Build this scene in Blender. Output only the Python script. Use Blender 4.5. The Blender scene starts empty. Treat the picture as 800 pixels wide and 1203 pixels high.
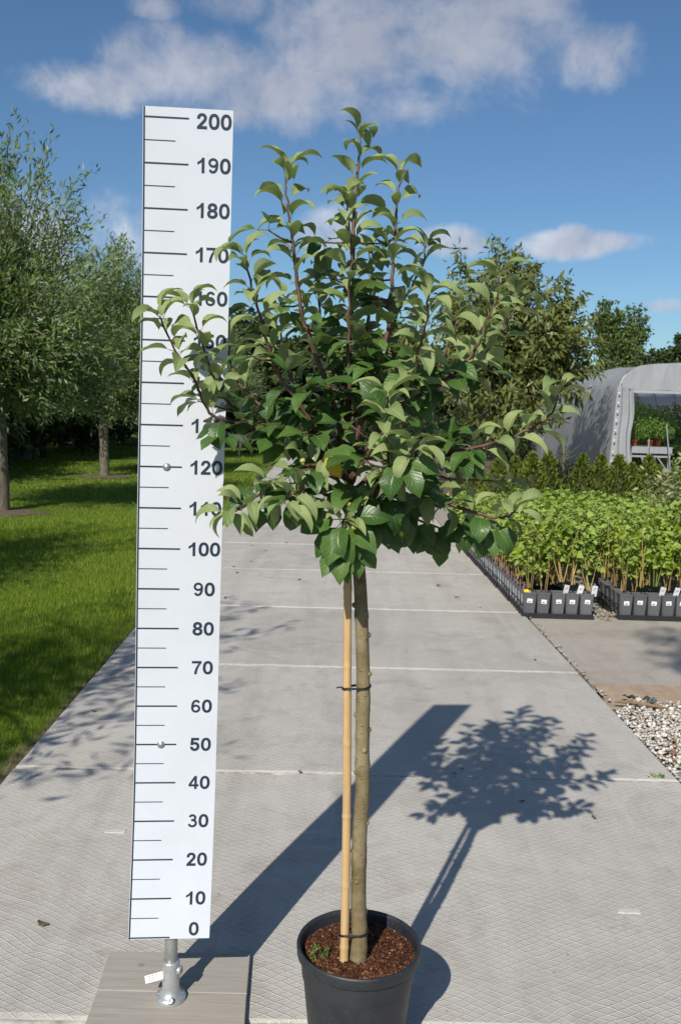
import bpy, bmesh, math, random
import numpy as np
from mathutils import Vector, Matrix, Quaternion

random.seed(7)
RNG = np.random.default_rng(7)
SC = bpy.context.scene
COL = SC.collection
PI = math.pi

# ------------------------------------------------------------------ camera
PITCH, ROLL, EYE = 0.1171, 0.0288, 1.565
cam_data = bpy.data.cameras.new('camera')
cam = bpy.data.objects.new('camera', cam_data)
COL.objects.link(cam)
fwd = Vector((0, math.cos(PITCH), -math.sin(PITCH)))
up0 = Vector((0, math.sin(PITCH), math.cos(PITCH)))
rt0 = Vector((1, 0, 0))
rt = rt0 * math.cos(ROLL) + up0 * math.sin(ROLL)
up = up0 * math.cos(ROLL) - rt0 * math.sin(ROLL)
M = Matrix((rt, up, -fwd)).transposed().to_4x4()
M.translation = (0, 0, EYE)
cam.matrix_world = M
cam_data.sensor_fit = 'VERTICAL'
cam_data.sensor_height = 23.6
cam_data.lens = 23.6 * 1080 / 1203
cam_data.clip_start = 0.05
cam_data.clip_end = 3000
cam_data.dof.use_dof = True
cam_data.dof.focus_distance = 2.25
cam_data.dof.aperture_fstop = 8.0
SC.camera = cam

# ------------------------------------------------------------------ light
SUN_EL = math.radians(39.3)
SUN_AZ = math.radians(180 + 21.5)          # clockwise from +Y
sun_dir = Vector((math.sin(SUN_AZ) * math.cos(SUN_EL), math.cos(SUN_AZ) * math.cos(SUN_EL), math.sin(SUN_EL)))
sun_data = bpy.data.lights.new('sun', 'SUN')
sun_data.energy = 4.9
sun_data.angle = math.radians(0.53)
sun_data.color = (1.0, 0.93, 0.825)
sun = bpy.data.objects.new('sun', sun_data)
COL.objects.link(sun)
sun.rotation_euler = sun_dir.to_track_quat('Z', 'Y').to_euler()
sun.location = sun_dir * 50

SC.view_settings.view_transform = 'Standard'
SC.view_settings.look = 'None'
SC.view_settings.gamma = 1
SC.view_settings.use_curve_mapping = False
SC.view_settings.exposure = 0.12
SC.cycles.max_bounces = 8
SC.cycles.transparent_max_bounces = 12

world = bpy.data.worlds.new('World')
SC.world = world
world.use_nodes = True
wt = world.node_tree
wt.nodes.clear()


class NB:
    """small helper to write node trees"""
    def __init__(s, tree):
        s.t = tree

    def n(s, typ, **kw):
        node = s.t.nodes.new(typ)
        for k, v in kw.items():
            setattr(node, k, v)
        return node

    def put(s, inp, v):
        if hasattr(v, 'links') or isinstance(v, bpy.types.NodeSocket):
            s.t.links.new(v, inp)
        else:
            if inp.type == 'RGBA' and len(v) == 3:
                v = (*v, 1)
            inp.default_value = v

    def m(s, op, a, b=None, c=None, clamp=False):
        node = s.n('ShaderNodeMath', operation=op, use_clamp=clamp)
        for i, v in enumerate((a, b, c)):
            if v is not None:
                s.put(node.inputs[i], v)
        return node.outputs[0]

    def mix(s, f, a, b, mode='MIX'):
        node = s.n('ShaderNodeMix', data_type='RGBA', blend_type=mode)
        s.put(node.inputs[0], f)
        s.put(node.inputs[6], a)
        s.put(node.inputs[7], b)
        return node.outputs[2]

    def noise(s, vec, scale, detail=4, rough=0.55, dist=0.0, dim='3D'):
        node = s.n('ShaderNodeTexNoise', noise_dimensions=dim)
        if vec is not None:
            s.t.links.new(vec, node.inputs['Vector'])
        node.inputs['Scale'].default_value = scale
        node.inputs['Detail'].default_value = detail
        node.inputs['Roughness'].default_value = rough
        node.inputs['Distortion'].default_value = dist
        return node.outputs[0]

    def ramp(s, f, stops, interp='LINEAR'):
        node = s.n('ShaderNodeValToRGB')
        node.color_ramp.interpolation = interp
        e = node.color_ramp.elements
        while len(e) < len(stops):
            e.new(0.5)
        for el, (p, c) in zip(e, stops):
            el.position = p
            if not hasattr(c, '__len__'):
                c = (c, c, c)
            el.color = (*c[:3], 1)
        s.put(node.inputs[0], f)
        return node.outputs[0]

    def mr(s, v, a, b, c=0.0, d=1.0, kind='LINEAR'):
        node = s.n('ShaderNodeMapRange', interpolation_type=kind)
        for i, x in enumerate((v, a, b, c, d)):
            s.put(node.inputs[i], x)
        return node.outputs[0]


# sky with fair-weather cumulus; each cloud: azimuth, elevation, half width, half height, thickness
CLOUDS = [(-0.255, 0.299, 0.060, 0.018, .85), (-0.162, 0.321, 0.074, 0.031, .95), (-0.092, 0.303, 0.066, 0.029, 1.0),
          (0.003, 0.363, 0.083, 0.053, 1.0), (0.100, 0.365, 0.098, 0.050, .9), (0.05, 0.303, 0.079, 0.023, .45),
          (0.249, 0.34, 0.031, 0.021, .55), (0.104, 0.172, 0.040, 0.014, 1.1), (0.228, 0.168, 0.040, 0.012, 1.25), (0.262, 0.170, 0.036, 0.009, 1.0), (0.236, 0.176, 0.018, 0.010, 1.1),
          (-0.022, 0.179, 0.029, 0.022, .9), (-0.305, 0.152, 0.084, 0.044, .8), (-0.124, 0.38, 0.035, 0.011, .5),
          (-0.201, 0.374, 0.017, 0.008, .4), 
          (0.326, 0.107, 0.018, 0.006, .7), (0.124, 0.391, 0.077, 0.021, .8)]
b = NB(wt)
sky = b.n('ShaderNodeTexSky', sky_type='NISHITA')
sky.sun_disc = False
sky.sun_elevation = SUN_EL
sky.sun_rotation = SUN_AZ
sky.altitude = 0
sky.air_density = 1.0
sky.dust_density = 0.35
sky.ozone_density = 2.6
tc = b.n('ShaderNodeTexCoord')
sep = b.n('ShaderNodeSeparateXYZ')
wt.links.new(tc.outputs['Generated'], sep.inputs[0])
az = b.m('ARCTAN2', sep.outputs[0], sep.outputs[1])
el = b.m('ARCSINE', sep.outputs[2])
dirv = tc.outputs['Generated']
n1 = b.noise(dirv, 8, 8, 0.62, 0.5)
n2 = b.noise(dirv, 26, 5, 0.6, 0.2)
nn = b.m('ADD', b.m('MULTIPLY', b.m('SUBTRACT', n1, 0.5), 2.6), b.m('MULTIPLY', b.m('SUBTRACT', n2, 0.5), 1.7))
cover = None
shade = None
for (a0, e0, ra, re, th) in CLOUDS:
    da = b.m('DIVIDE', b.m('SUBTRACT', az, a0), ra * 1.25)
    de = b.m('DIVIDE', b.m('SUBTRACT', el, e0), re * 1.25)
    r2 = b.m('ADD', b.m('MULTIPLY', da, da), b.m('MULTIPLY', de, de))
    v = b.m('MULTIPLY', b.m('SUBTRACT', 1.1, r2), th * 0.95)
    v = b.m('MAXIMUM', v, -0.8)
    cover = v if cover is None else b.n('ShaderNodeMath', operation='SMOOTH_MAX').outputs[0] if False else b.m('MAXIMUM', cover, v)
# clouds elsewhere in the sky come from the same kind of noise
far = b.noise(dirv, 3.2, 6, 0.6, 0.2)
front = b.m('MULTIPLY', b.mr(sep.outputs[1], 0.75, 0.9), b.mr(b.m('ABSOLUTE', az), 0.45, 0.6, 1, 0))
elsewhere = b.m('SUBTRACT', b.m('MULTIPLY', b.m('SUBTRACT', far, 0.52), 7.0), b.m('MULTIPLY', front, 4.0))
cover = b.m('MAXIMUM', cover, elsewhere)
dens = b.mr(b.m('ADD', cover, nn), -0.25, 1.25, 0, 1, 'SMOOTHSTEP')
dens = b.m('MULTIPLY', dens, b.mr(el, 0.0, 0.06))
lit = b.mr(b.m('ADD', b.m('MULTIPLY', nn, 0.35), b.noise(dirv, 14, 3, 0.5)), 0.2, 0.95)
ccol = b.mix(lit, (4.5, 4.9, 6.1), (10.2, 10.6, 11.4))
hi = b.mr(el, 0.2, 0.36)
ccol = b.mix(b.m('MULTIPLY', hi, 0.68), ccol, (4.3, 4.6, 5.6))
skyc = b.mix(1.0, sky.outputs[0], (0.74, 0.95, 1.10), 'MULTIPLY')
col = b.mix(b.m('MULTIPLY', dens, 0.85), skyc, ccol)
bg = b.n('ShaderNodeBackground')
bg.inputs['Strength'].default_value = 0.076
wt.links.new(col, bg.inputs[0])
wo = b.n('ShaderNodeOutputWorld')
wt.links.new(bg.outputs[0], wo.inputs[0])


# ------------------------------------------------------------------ materials
MATS = {}


def new_mat(name):
    m = bpy.data.materials.new(name)
    m.use_nodes = True
    m.node_tree.nodes.clear()
    nb = NB(m.node_tree)
    out = nb.n('ShaderNodeOutputMaterial')
    MATS[name] = m
    return m, nb, out


def principled(nb, out, color, rough=0.6, metal=0.0, spec=0.5, bump=None, bstr=0.3, bdist=0.01, **kw):
    p = nb.n('ShaderNodeBsdfPrincipled')
    nb.put(p.inputs['Base Color'], color)
    nb.put(p.inputs['Roughness'], rough)
    nb.put(p.inputs['Metallic'], metal)
    nb.put(p.inputs['Specular IOR Level'], spec)
    if bump is not None:
        bp = nb.n('ShaderNodeBump')
        bp.inputs['Strength'].default_value = bstr
        bp.inputs['Distance'].default_value = bdist
        nb.put(bp.inputs['Height'], bump)
        nb.put(p.inputs['Normal'], bp.outputs[0])
    if out is not None:
        nb.put(out.inputs[0], p.outputs[0])
    return p


def objco(nb):
    return nb.n('ShaderNodeTexCoord').outputs['Object']


def geo_pos(nb):
    return nb.n('ShaderNodeNewGeometry').outputs['Position']


def simple_mat(name, c1, c2=None, scale=30, rough=0.6, metal=0.0, spec=0.5, bstr=0.2, bdist=0.002, stretch=None, obj_var=0.0):
    m, nb, out = new_mat(name)
    co = objco(nb)
    if stretch:
        mp = nb.n('ShaderNodeMapping')
        mp.inputs['Scale'].default_value = stretch
        nb.put(mp.inputs[0], co)
        co = mp.outputs[0]
    nz = nb.noise(co, scale, 5, 0.6)
    c2 = c2 or tuple(x * 0.8 for x in c1)
    col = nb.mix(nb.mr(nz, 0.3, 0.7), c1, c2)
    if obj_var:
        oi = nb.n('ShaderNodeObjectInfo')
        f = nb.mr(oi.outputs['Random'], 0, 1, 1 - obj_var, 1 + obj_var)
        cmb = nb.n('ShaderNodeCombineColor')
        for i in range(3):
            nb.put(cmb.inputs[i], f)
        col = nb.mix(1.0, col, cmb.outputs[0], 'MULTIPLY')
    principled(nb, out, col, rough, metal, spec, nz, bstr, bdist)
    return m


def concrete_mat(name, base, dark, pattern_scale=1.0, warm=0.0):
    """cast slab whose surface keeps the print of a diamond mesh"""
    m, nb, out = new_mat(name)
    pos = geo_pos(nb)
    s = nb.n('ShaderNodeSeparateXYZ')
    nb.put(s.inputs[0], pos)
    wob = nb.n('ShaderNodeTexNoise')
    nb.put(wob.inputs['Vector'], pos)
    wob.inputs['Scale'].default_value = 5
    wob.inputs['Detail'].default_value = 2
    ws = nb.n('ShaderNodeSeparateColor')
    nb.put(ws.inputs[0], wob.outputs[1])
    px = nb.m('ADD', nb.m('DIVIDE', s.outputs[0], 0.050), nb.m('MULTIPLY', ws.outputs[0], 1.5))
    py = nb.m('ADD', nb.m('DIVIDE', s.outputs[1], 0.030), nb.m('MULTIPLY', ws.outputs[1], 1.3))

    def line(u, w):
        f = nb.m('FRACT', u)
        d = nb.m('ABSOLUTE', nb.m('SUBTRACT', f, 0.5))
        return nb.mr(d, 0.0, w, 1, 0, 'SMOOTHSTEP')
    l1 = line(nb.m('ADD', px, py), 0.09)
    l2 = line(nb.m('SUBTRACT', px, py), 0.09)
    ln = nb.m('MAXIMUM', l1, l2)
    wear = nb.mr(nb.noise(pos, 1.6, 4, 0.6), 0.32, 0.62)
    wear2 = nb.mr(nb.noise(pos, 34, 3, 0.6), 0.3, 0.7, 0.35, 1)
    ln = nb.m('MULTIPLY', nb.m('MULTIPLY', ln, wear2), nb.m('ADD', nb.m('MULTIPLY', wear, 0.6), 0.4))
    big = nb.noise(pos, 0.9, 5, 0.62, 0.5)
    med = nb.noise(pos, 7, 5, 0.65)
    fine = nb.noise(pos, 160, 3, 0.6)
    oi = nb.n('ShaderNodeObjectInfo')
    tone = nb.m('ADD', nb.m('MULTIPLY', big, 0.5), nb.m('MULTIPLY', med, 0.3))
    tone = nb.m('ADD', tone, nb.m('MULTIPLY', oi.outputs['Random'], 0.2))
    col = nb.mix(nb.mr(tone, 0.32, 0.68), dark, base)
    col = nb.mix(nb.mr(fine, 0.25, 0.8, 0.16, 0.0), col, (0.05, 0.05, 0.05))
    # small dark specks, and brownish stains
    sp = nb.n('ShaderNodeTexVoronoi')
    nb.put(sp.inputs['Vector'], pos)
    sp.inputs['Scale'].default_value = 16
    spk = nb.m('MULTIPLY', nb.mr(sp.outputs[0], 0.03, 0.09, 1, 0), nb.mr(nb.noise(pos, 11, 2), 0.5, 0.62))
    col = nb.mix(nb.m('MULTIPLY', spk, 0.7), col, (0.05, 0.045, 0.04))
    st = nb.mr(nb.noise(pos, 2.3, 6, 0.72, 1.0), 0.50, 0.72)
    col = nb.mix(nb.m('MULTIPLY', st, 0.42), col, (0.17, 0.135, 0.10))
    # faint wheel marks running along the path
    mpw = nb.n('ShaderNodeMapping')
    mpw.inputs['Scale'].default_value = (3.2, 0.22, 1)
    nb.put(mpw.inputs[0], pos)
    wm = nb.mr(nb.noise(mpw.outputs[0], 1.6, 6, 0.65, 0.3), 0.45, 0.72)
    col = nb.mix(nb.m('MULTIPLY', wm, 0.30), col, (0.20, 0.18, 0.155))
    blot = nb.mr(nb.noise(pos, 5.5, 6, 0.75, 0.6), 0.58, 0.70)
    col = nb.mix(nb.m('MULTIPLY', blot, 0.30), col, (0.14, 0.115, 0.09))
    col = nb.mix(nb.m('MULTIPLY', ln, 0.8), col, tuple(min(0.72, x * 1.5) for x in base))  # mesh ridges painted paler: the sun they catch is put into the colour
    h = nb.m('ADD', nb.m('MULTIPLY', ln, 0.8), nb.m('ADD', nb.m('MULTIPLY', med, 0.7), nb.m('MULTIPLY', fine, 0.35)))
    principled(nb, out, col, 0.88, 0, 0.2, h, 0.95, 0.0040)
    return m


def leaf_mat(name, dark, light, back, rough=0.5, transl=0.25, attr='tint', spec=0.4, obj_random=False, veins=False, obj_shift=0.0):
    """two-sided leaf: tint per leaf from a mesh attribute or the object's random value"""
    m, nb, out = new_mat(name)
    if obj_random:
        t = nb.n('ShaderNodeObjectInfo').outputs['Random']
        a = nb.n('ShaderNodeAttribute', attribute_name=attr)
        t = nb.m('FRACT', nb.m('ADD', t, a.outputs['Fac']))
    else:
        t = nb.n('ShaderNodeAttribute', attribute_name=attr).outputs['Fac']
    if obj_shift:
        rnd_ = nb.n('ShaderNodeObjectInfo').outputs['Random']
        t = nb.m('ADD', t, nb.m('MULTIPLY', nb.m('SUBTRACT', rnd_, 0.5), obj_shift), clamp=True)
    col = nb.mix(t, dark, light)
    bump = None
    if veins:
        uv = nb.n('ShaderNodeUVMap').outputs[0]
        s = nb.n('ShaderNodeSeparateXYZ')
        nb.put(s.inputs[0], uv)
        ac = nb.m('ABSOLUTE', s.outputs[0])             # 0 at the midrib, 1 at the margin
        sv = nb.m('FRACT', nb.m('ADD', nb.m('MULTIPLY', s.outputs[1], 8.0), nb.m('MULTIPLY', ac, -2.2)))
        sv = nb.mr(nb.m('ABSOLUTE', nb.m('SUBTRACT', sv, 0.5)), 0.0, 0.16, 1, 0, 'SMOOTHSTEP')
        mid = nb.mr(ac, 0.0, 0.10, 1, 0)
        vn = nb.m('MAXIMUM', mid, nb.m('MULTIPLY', sv, 0.45))
        col = nb.mix(nb.m('MULTIPLY', vn, 0.38), col, tuple(min(1, x * 1.7 + 0.03) for x in light))
        co = objco(nb)
        mott = nb.noise(co, 60, 3, 0.6)
        col = nb.mix(nb.mr(mott, 0.35, 0.75, 0, 0.3), col, tuple(x * 0.6 for x in dark))
        bump = nb.m('SUBTRACT', nb.m('MULTIPLY', mott, 0.5), vn)
    g = nb.n('ShaderNodeNewGeometry')
    col = nb.mix(g.outputs['Backfacing'], col, back)
    p = principled(nb, None, col, rough, 0, spec, bump, 0.5, 0.0015)
    tr = nb.n('ShaderNodeBsdfTranslucent')
    tcol = nb.mix(1.0, col, (1.35, 1.5, 0.55), 'MULTIPLY')
    nb.put(tr.inputs[0], tcol)
    mx = nb.n('ShaderNodeMixShader')
    mx.inputs[0].default_value = transl
    nb.put(mx.inputs[1], p.outputs[0])
    nb.put(mx.inputs[2], tr.outputs[0])
    nb.put(out.inputs[0], mx.outputs[0])
    return m


# ------------------------------------------------------------------ mesh helpers
def add_obj(name, mesh, parent=None, loc=None, rot=None):
    o = bpy.data.objects.new(name, mesh)
    COL.objects.link(o)
    if parent is not None:
        o.parent = parent
    if loc is not None:
        o.location = loc
    if rot is not None:
        o.rotation_euler = rot
    return o


def tag(o, label=None, cat=None, group=None, kind=None):
    if label:
        o['label'] = label
    if cat:
        o['category'] = cat
    if group:
        o['group'] = group
    if kind:
        o['kind'] = kind
    return o


def empty(name, loc, label, cat, group=None, rz=0.0):
    o = bpy.data.objects.new(name, None)
    o.empty_display_size = 0.1
    COL.objects.link(o)
    o.location = loc
    o.rotation_euler = (0, 0, rz)
    return tag(o, label, cat, group)


def smooth(me, on=True):
    me.polygons.foreach_set('use_smooth', [on] * len(me.polygons))
    me.update()


class MB:
    """collects shapes and links them as one mesh"""
    def __init__(s):
        s.v, s.f, s.mi = [], [], []

    def add(s, verts, faces, mi=0):
        k = len(s.v)
        s.v += [tuple(p) for p in verts]
        s.f += [tuple(i + k for i in f) for f in faces]
        s.mi += [mi] * len(faces)
        return s

    def box(s, x0, x1, y0, y1, z0, z1, mi=0, mat=None):
        vs = [Vector((x, y, z)) for z in (z0, z1) for y in (y0, y1) for x in (x0, x1)]
        if mat is not None:
            vs = [mat @ p for p in vs]
        return s.add(vs, [(0, 2, 3, 1), (4, 5, 7, 6), (0, 1, 5, 4), (2, 6, 7, 3), (0, 4, 6, 2), (1, 3, 7, 5)], mi)

    def tube(s, pts, radii, seg=8, mi=0, cap=True):
        pts = [Vector(p) for p in pts]
        if not hasattr(radii, '__len__'):
            radii = [radii] * len(pts)
        vs, fs = [], []
        prev = None
        for i, p in enumerate(pts):
            t = (pts[min(i + 1, len(pts) - 1)] - pts[max(i - 1, 0)]).normalized()
            if prev is None:
                a = Vector((1, 0, 0)) if abs(t.x) < 0.8 else Vector((0, 1, 0))
                n = (a - t * a.dot(t)).normalized()
            else:
                n = (prev - t * prev.dot(t)).normalized()
            prev = n
            q = t.cross(n)
            for k in range(seg):
                an = 2 * PI * k / seg
                vs.append(p + (n * math.cos(an) + q * math.sin(an)) * radii[i])
        for i in range(len(pts) - 1):
            for k in range(seg):
                a, c = i * seg + k, i * seg + (k + 1) % seg
                fs.append((a, c, c + seg, a + seg))
        if cap:
            fs.append(tuple(reversed(range(seg))))
            fs.append(tuple(range((len(pts) - 1) * seg, len(pts) * seg)))
        return s.add(vs, fs, mi)

    def lathe(s, prof, seg=32, center=(0, 0, 0), mi=0, squash=1.0):
        vs, fs = [], []
        cx, cy, cz = center
        for r, z in prof:
            for k in range(seg):
                an = 2 * PI * k / seg
                vs.append((cx + r * math.cos(an), cy + r * math.sin(an) * squash, cz + z))
        for i in range(len(prof) - 1):
            for k in range(seg):
                a, c = i * seg + k, i * seg + (k + 1) % seg
                fs.append((a, c, c + seg, a + seg))
        return s.add(vs, fs, mi)

    def build(s, name, mats, parent=None, sm=False, loc=None):
        me = s.mesh(name, mats, sm)
        return add_obj(name, me, parent, loc)

    def mesh(s, name, mats, sm=False):
        me = bpy.data.meshes.new(name)
        me.from_pydata(s.v, [], s.f)
        if not isinstance(mats, (list, tuple)):
            mats = [mats]
        for m in mats:
            me.materials.append(MATS[m] if isinstance(m, str) else m)
        me.polygons.foreach_set('material_index', s.mi)
        me.polygons.foreach_set('use_smooth', [sm] * len(me.polygons))
        me.update()
        return me


def np_mesh(name, verts, faces, mat, tint=None, uv=None, sm=False):
    """verts (N,3); faces (M,k) of one size; tint per vertex"""
    me = bpy.data.meshes.new(name)
    n, (m, k) = len(verts), faces.shape
    me.vertices.add(n)
    me.vertices.foreach_set('co', np.ascontiguousarray(verts, dtype=np.float32).ravel())
    me.loops.add(m * k)
    me.loops.foreach_set('vertex_index', np.ascontiguousarray(faces, dtype=np.int32).ravel())
    me.polygons.add(m)
    me.polygons.foreach_set('loop_start', np.arange(0, m * k, k, dtype=np.int32))
    me.update(calc_edges=True)
    if sm:
        me.polygons.foreach_set('use_smooth', [True] * m)
    if tint is not None:
        a = me.attributes.new('tint', 'FLOAT', 'POINT')
        a.data.foreach_set('value', np.ascontiguousarray(tint, dtype=np.float32))
    if uv is not None:
        l = me.uv_layers.new(name='UVMap')
        l.data.foreach_set('uv', np.ascontiguousarray(uv[faces.ravel()], dtype=np.float32).ravel())
    me.materials.append(MATS[mat])
    me.update()
    return me


def unit(a):
    return a / np.maximum(np.linalg.norm(a, axis=-1, keepdims=True), 1e-9)


def leaf_cloud(pos, dirs, length, width, tint=None, droop=0.0, fold=0.15):
    """many small four-point leaves (two triangles each, bent at the middle)"""
    n = len(pos)
    dirs = unit(dirs)
    rnd = unit(RNG.normal(size=(n, 3)))
    side = unit(np.cross(dirs, rnd))
    nrm = np.cross(side, dirs)
    L = np.broadcast_to(np.asarray(length, dtype=float).reshape(-1, 1), (n, 1))
    W = np.broadcast_to(np.asarray(width, dtype=float).reshape(-1, 1), (n, 1))
    mid = pos + dirs * L * 0.5 + nrm * L * fold
    tip = pos + dirs * L
    tip[:, 2] -= droop * L[:, 0]
    V = np.stack([pos, mid + side * W * 0.5, tip, mid - side * W * 0.5], 1).reshape(-1, 3)
    F = (np.arange(n)[:, None] * 4 + np.array([0, 1, 2, 3])[None]).astype(np.int32)
    if tint is None:
        tint = RNG.random(n)
    return V, F, np.repeat(tint, 4)


def catmull(pts, sub=4):
    P = [Vector(p) for p in pts]
    if len(P) < 3:
        return P
    out = []
    for i in range(len(P) - 1):
        p0, p1, p2, p3 = P[max(i - 1, 0)], P[i], P[i + 1], P[min(i + 2, len(P) - 1)]
        for k in range(sub):
            t = k / sub
            out.append(0.5 * ((2 * p1) + (p2 - p0) * t + (2 * p0 - 5 * p1 + 4 * p2 - p3) * t * t + (3 * p1 - p0 - 3 * p2 + p3) * t ** 3))
    out.append(P[-1])
    return out


def copy_tree(o, parent=None):
    c = o.copy()
    COL.objects.link(c)
    c.parent = parent
    for ch in list(o.children):
        copy_tree(ch, c)
    return c

# ------------------------------------------------------------------ material list
concrete_mat('slab_concrete', (0.525, 0.505, 0.465), (0.375, 0.36, 0.33))
concrete_mat('yard_concrete', (0.42, 0.39, 0.345), (0.31, 0.285, 0.25))
simple_mat('joint_mortar', (0.60, 0.58, 0.53), (0.22, 0.20, 0.17), 14, 0.95, bstr=0.6, bdist=0.004)
simple_mat('pale_scar', (0.56, 0.535, 0.49), (0.42, 0.40, 0.36), 60, 0.9)
simple_mat('soil', (0.15, 0.105, 0.07), (0.07, 0.05, 0.035), 9, 0.95, bstr=0.8, bdist=0.02)
simple_mat('sand', (0.36, 0.28, 0.20), (0.25, 0.19, 0.14), 14, 0.95, bstr=0.5, bdist=0.006)
m, nb, out = new_mat('board_white')
co = objco(nb)
g1 = nb.noise(co, 2.5, 6, 0.7)
g2 = nb.noise(co, 60, 4, 0.7)
col = nb.mix(nb.mr(g1, 0.40, 0.72, 0, 0.8), (0.60, 0.64, 0.71), (0.53, 0.56, 0.61))
col = nb.mix(nb.mr(g2, 0.70, 0.78, 0, 0.5), col, (0.35, 0.34, 0.32))
principled(nb, out, col, 0.32, 0, 0.5, g1, 0.1, 0.004)
simple_mat('print_ink', (0.016, 0.030, 0.052), (0.018, 0.033, 0.056), 8, 0.4)
simple_mat('zinc', (0.50, 0.52, 0.52), (0.36, 0.38, 0.39), 45, 0.42, 0.75, bstr=0.15)
simple_mat('zinc_cast', (0.58, 0.60, 0.60), (0.42, 0.44, 0.45), 70, 0.38, 0.65, bstr=0.25)
simple_mat('dark_steel', (0.04, 0.042, 0.045), None, 30, 0.5, 0.6)
simple_mat('paper', (0.80, 0.80, 0.79), (0.72, 0.72, 0.72), 20, 0.7)
m, nb, out = new_mat('pot_black')
co = objco(nb)
g1 = nb.noise(co, 9, 6, 0.7)
g2 = nb.noise(co, 160, 3, 0.6)
sz_ = nb.n('ShaderNodeSeparateXYZ')
nb.put(sz_.inputs[0], co)
col = nb.mix(nb.mr(g1, 0.4, 0.7), (0.015, 0.018, 0.024), (0.030, 0.032, 0.036))
col = nb.mix(nb.mr(g2, 0.62, 0.74, 0, 0.5), col, (0.10, 0.095, 0.09))
ring_ = nb.m('FRACT', nb.m('MULTIPLY', sz_.outputs[2], 55))
hh = nb.m('ADD', nb.m('MULTIPLY', g2, 0.5), nb.m('MULTIPLY', ring_, 0.25))
principled(nb, out, col, nb.mr(g1, 0.3, 0.7, 0.38, 0.6), 0, 0.5, hh, 0.12, 0.0015)
simple_mat('pot_grey', (0.115, 0.122, 0.132), (0.085, 0.09, 0.10), 40, 0.5, obj_var=0.18)
simple_mat('tray_black', (0.018, 0.018, 0.02), None, 30, 0.5)
simple_mat('tie_black', (0.012, 0.012, 0.012), None, 30, 0.45)
simple_mat('label_pale', (0.66, 0.66, 0.68), (0.52, 0.52, 0.55), 120, 0.6, obj_var=0.12)
simple_mat('label_pink', (0.36, 0.20, 0.20), (0.25, 0.15, 0.14), 50, 0.7, obj_var=0.25)
simple_mat('label_print', (0.05, 0.05, 0.06), None, 20, 0.6)
simple_mat('yellow_tag', (0.85, 0.62, 0.02), None, 20, 0.5)
simple_mat('cane_stem', (0.34, 0.27, 0.08), (0.20, 0.12, 0.05), 12, 0.7, obj_var=0.3)
simple_mat('cane_green', (0.20, 0.24, 0.06), (0.14, 0.18, 0.04), 12, 0.7)
simple_mat('terracotta', (0.42, 0.13, 0.05), None, 20, 0.75)
simple_mat('bench_metal', (0.36, 0.38, 0.41), (0.28, 0.30, 0.32), 20, 0.5, 0.2)
simple_mat('tunnel_steel', (0.45, 0.46, 0.48), None, 20, 0.5, 0.3)
simple_mat('pebble_base', (0.20, 0.17, 0.13), (0.11, 0.09, 0.07), 30, 0.95, bstr=0.6, bdist=0.01)
simple_mat('dry_leaf', (0.16, 0.11, 0.05), (0.08, 0.06, 0.03), 40, 0.8, obj_var=0.3)
simple_mat('rust_leaf', (0.34, 0.15, 0.055), (0.22, 0.10, 0.04), 40, 0.75)
simple_mat('stick_wood', (0.26, 0.18, 0.10), (0.16, 0.11, 0.06), 30, 0.85)
simple_mat('plastic_scrap', (0.03, 0.05, 0.05), None, 30, 0.35)
simple_mat('bark_grey', (0.20, 0.175, 0.13), (0.09, 0.08, 0.055), 14, 0.9, bstr=1.0, bdist=0.03, stretch=(3, 3, 0.7))
simple_mat('twig', (0.16, 0.15, 0.06), (0.11, 0.10, 0.04), 8, 0.8)
simple_mat('thuja_core', (0.035, 0.05, 0.015), (0.05, 0.04, 0.02), 30, 0.9)
simple_mat('spruce_core', (0.012, 0.022, 0.012), None, 30, 0.9)
simple_mat('hedge_core', (0.014, 0.025, 0.010), (0.008, 0.014, 0.006), 2, 1.0)
simple_mat('apple_skin', (0.30, 0.36, 0.07), (0.46, 0.36, 0.10), 45, 0.35, obj_var=0.1)
simple_mat('apple_calyx', (0.10, 0.06, 0.03), None, 30, 0.8)
simple_mat('weed_green', (0.10, 0.20, 0.04), None, 30, 0.6)

# weathered board wood with grain along X
m, nb, out = new_mat('grey_wood')
co = objco(nb)
mp = nb.n('ShaderNodeMapping')
mp.inputs['Scale'].default_value = (2.0, 38, 8)
nb.put(mp.inputs[0], co)
g1 = nb.noise(mp.outputs[0], 3.0, 8, 0.65, 0.4)
g2 = nb.noise(co, 6, 4, 0.6)
kn = nb.n('ShaderNodeTexVoronoi')
nb.put(kn.inputs['Vector'], co)
kn.inputs['Scale'].default_value = 7
col = nb.mix(nb.mr(g1, 0.3, 0.7), (0.37, 0.35, 0.315), (0.27, 0.25, 0.22))
col = nb.mix(nb.mr(g2, 0.35, 0.7, 0.0, 0.45), col, (0.36, 0.33, 0.29))
col = nb.mix(nb.mr(kn.outputs[0], 0.05, 0.12, 0.7, 0.0), col, (0.10, 0.075, 0.05))
principled(nb, out, col, 0.85, 0, 0.2, g1, 0.5, 0.002)

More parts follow.
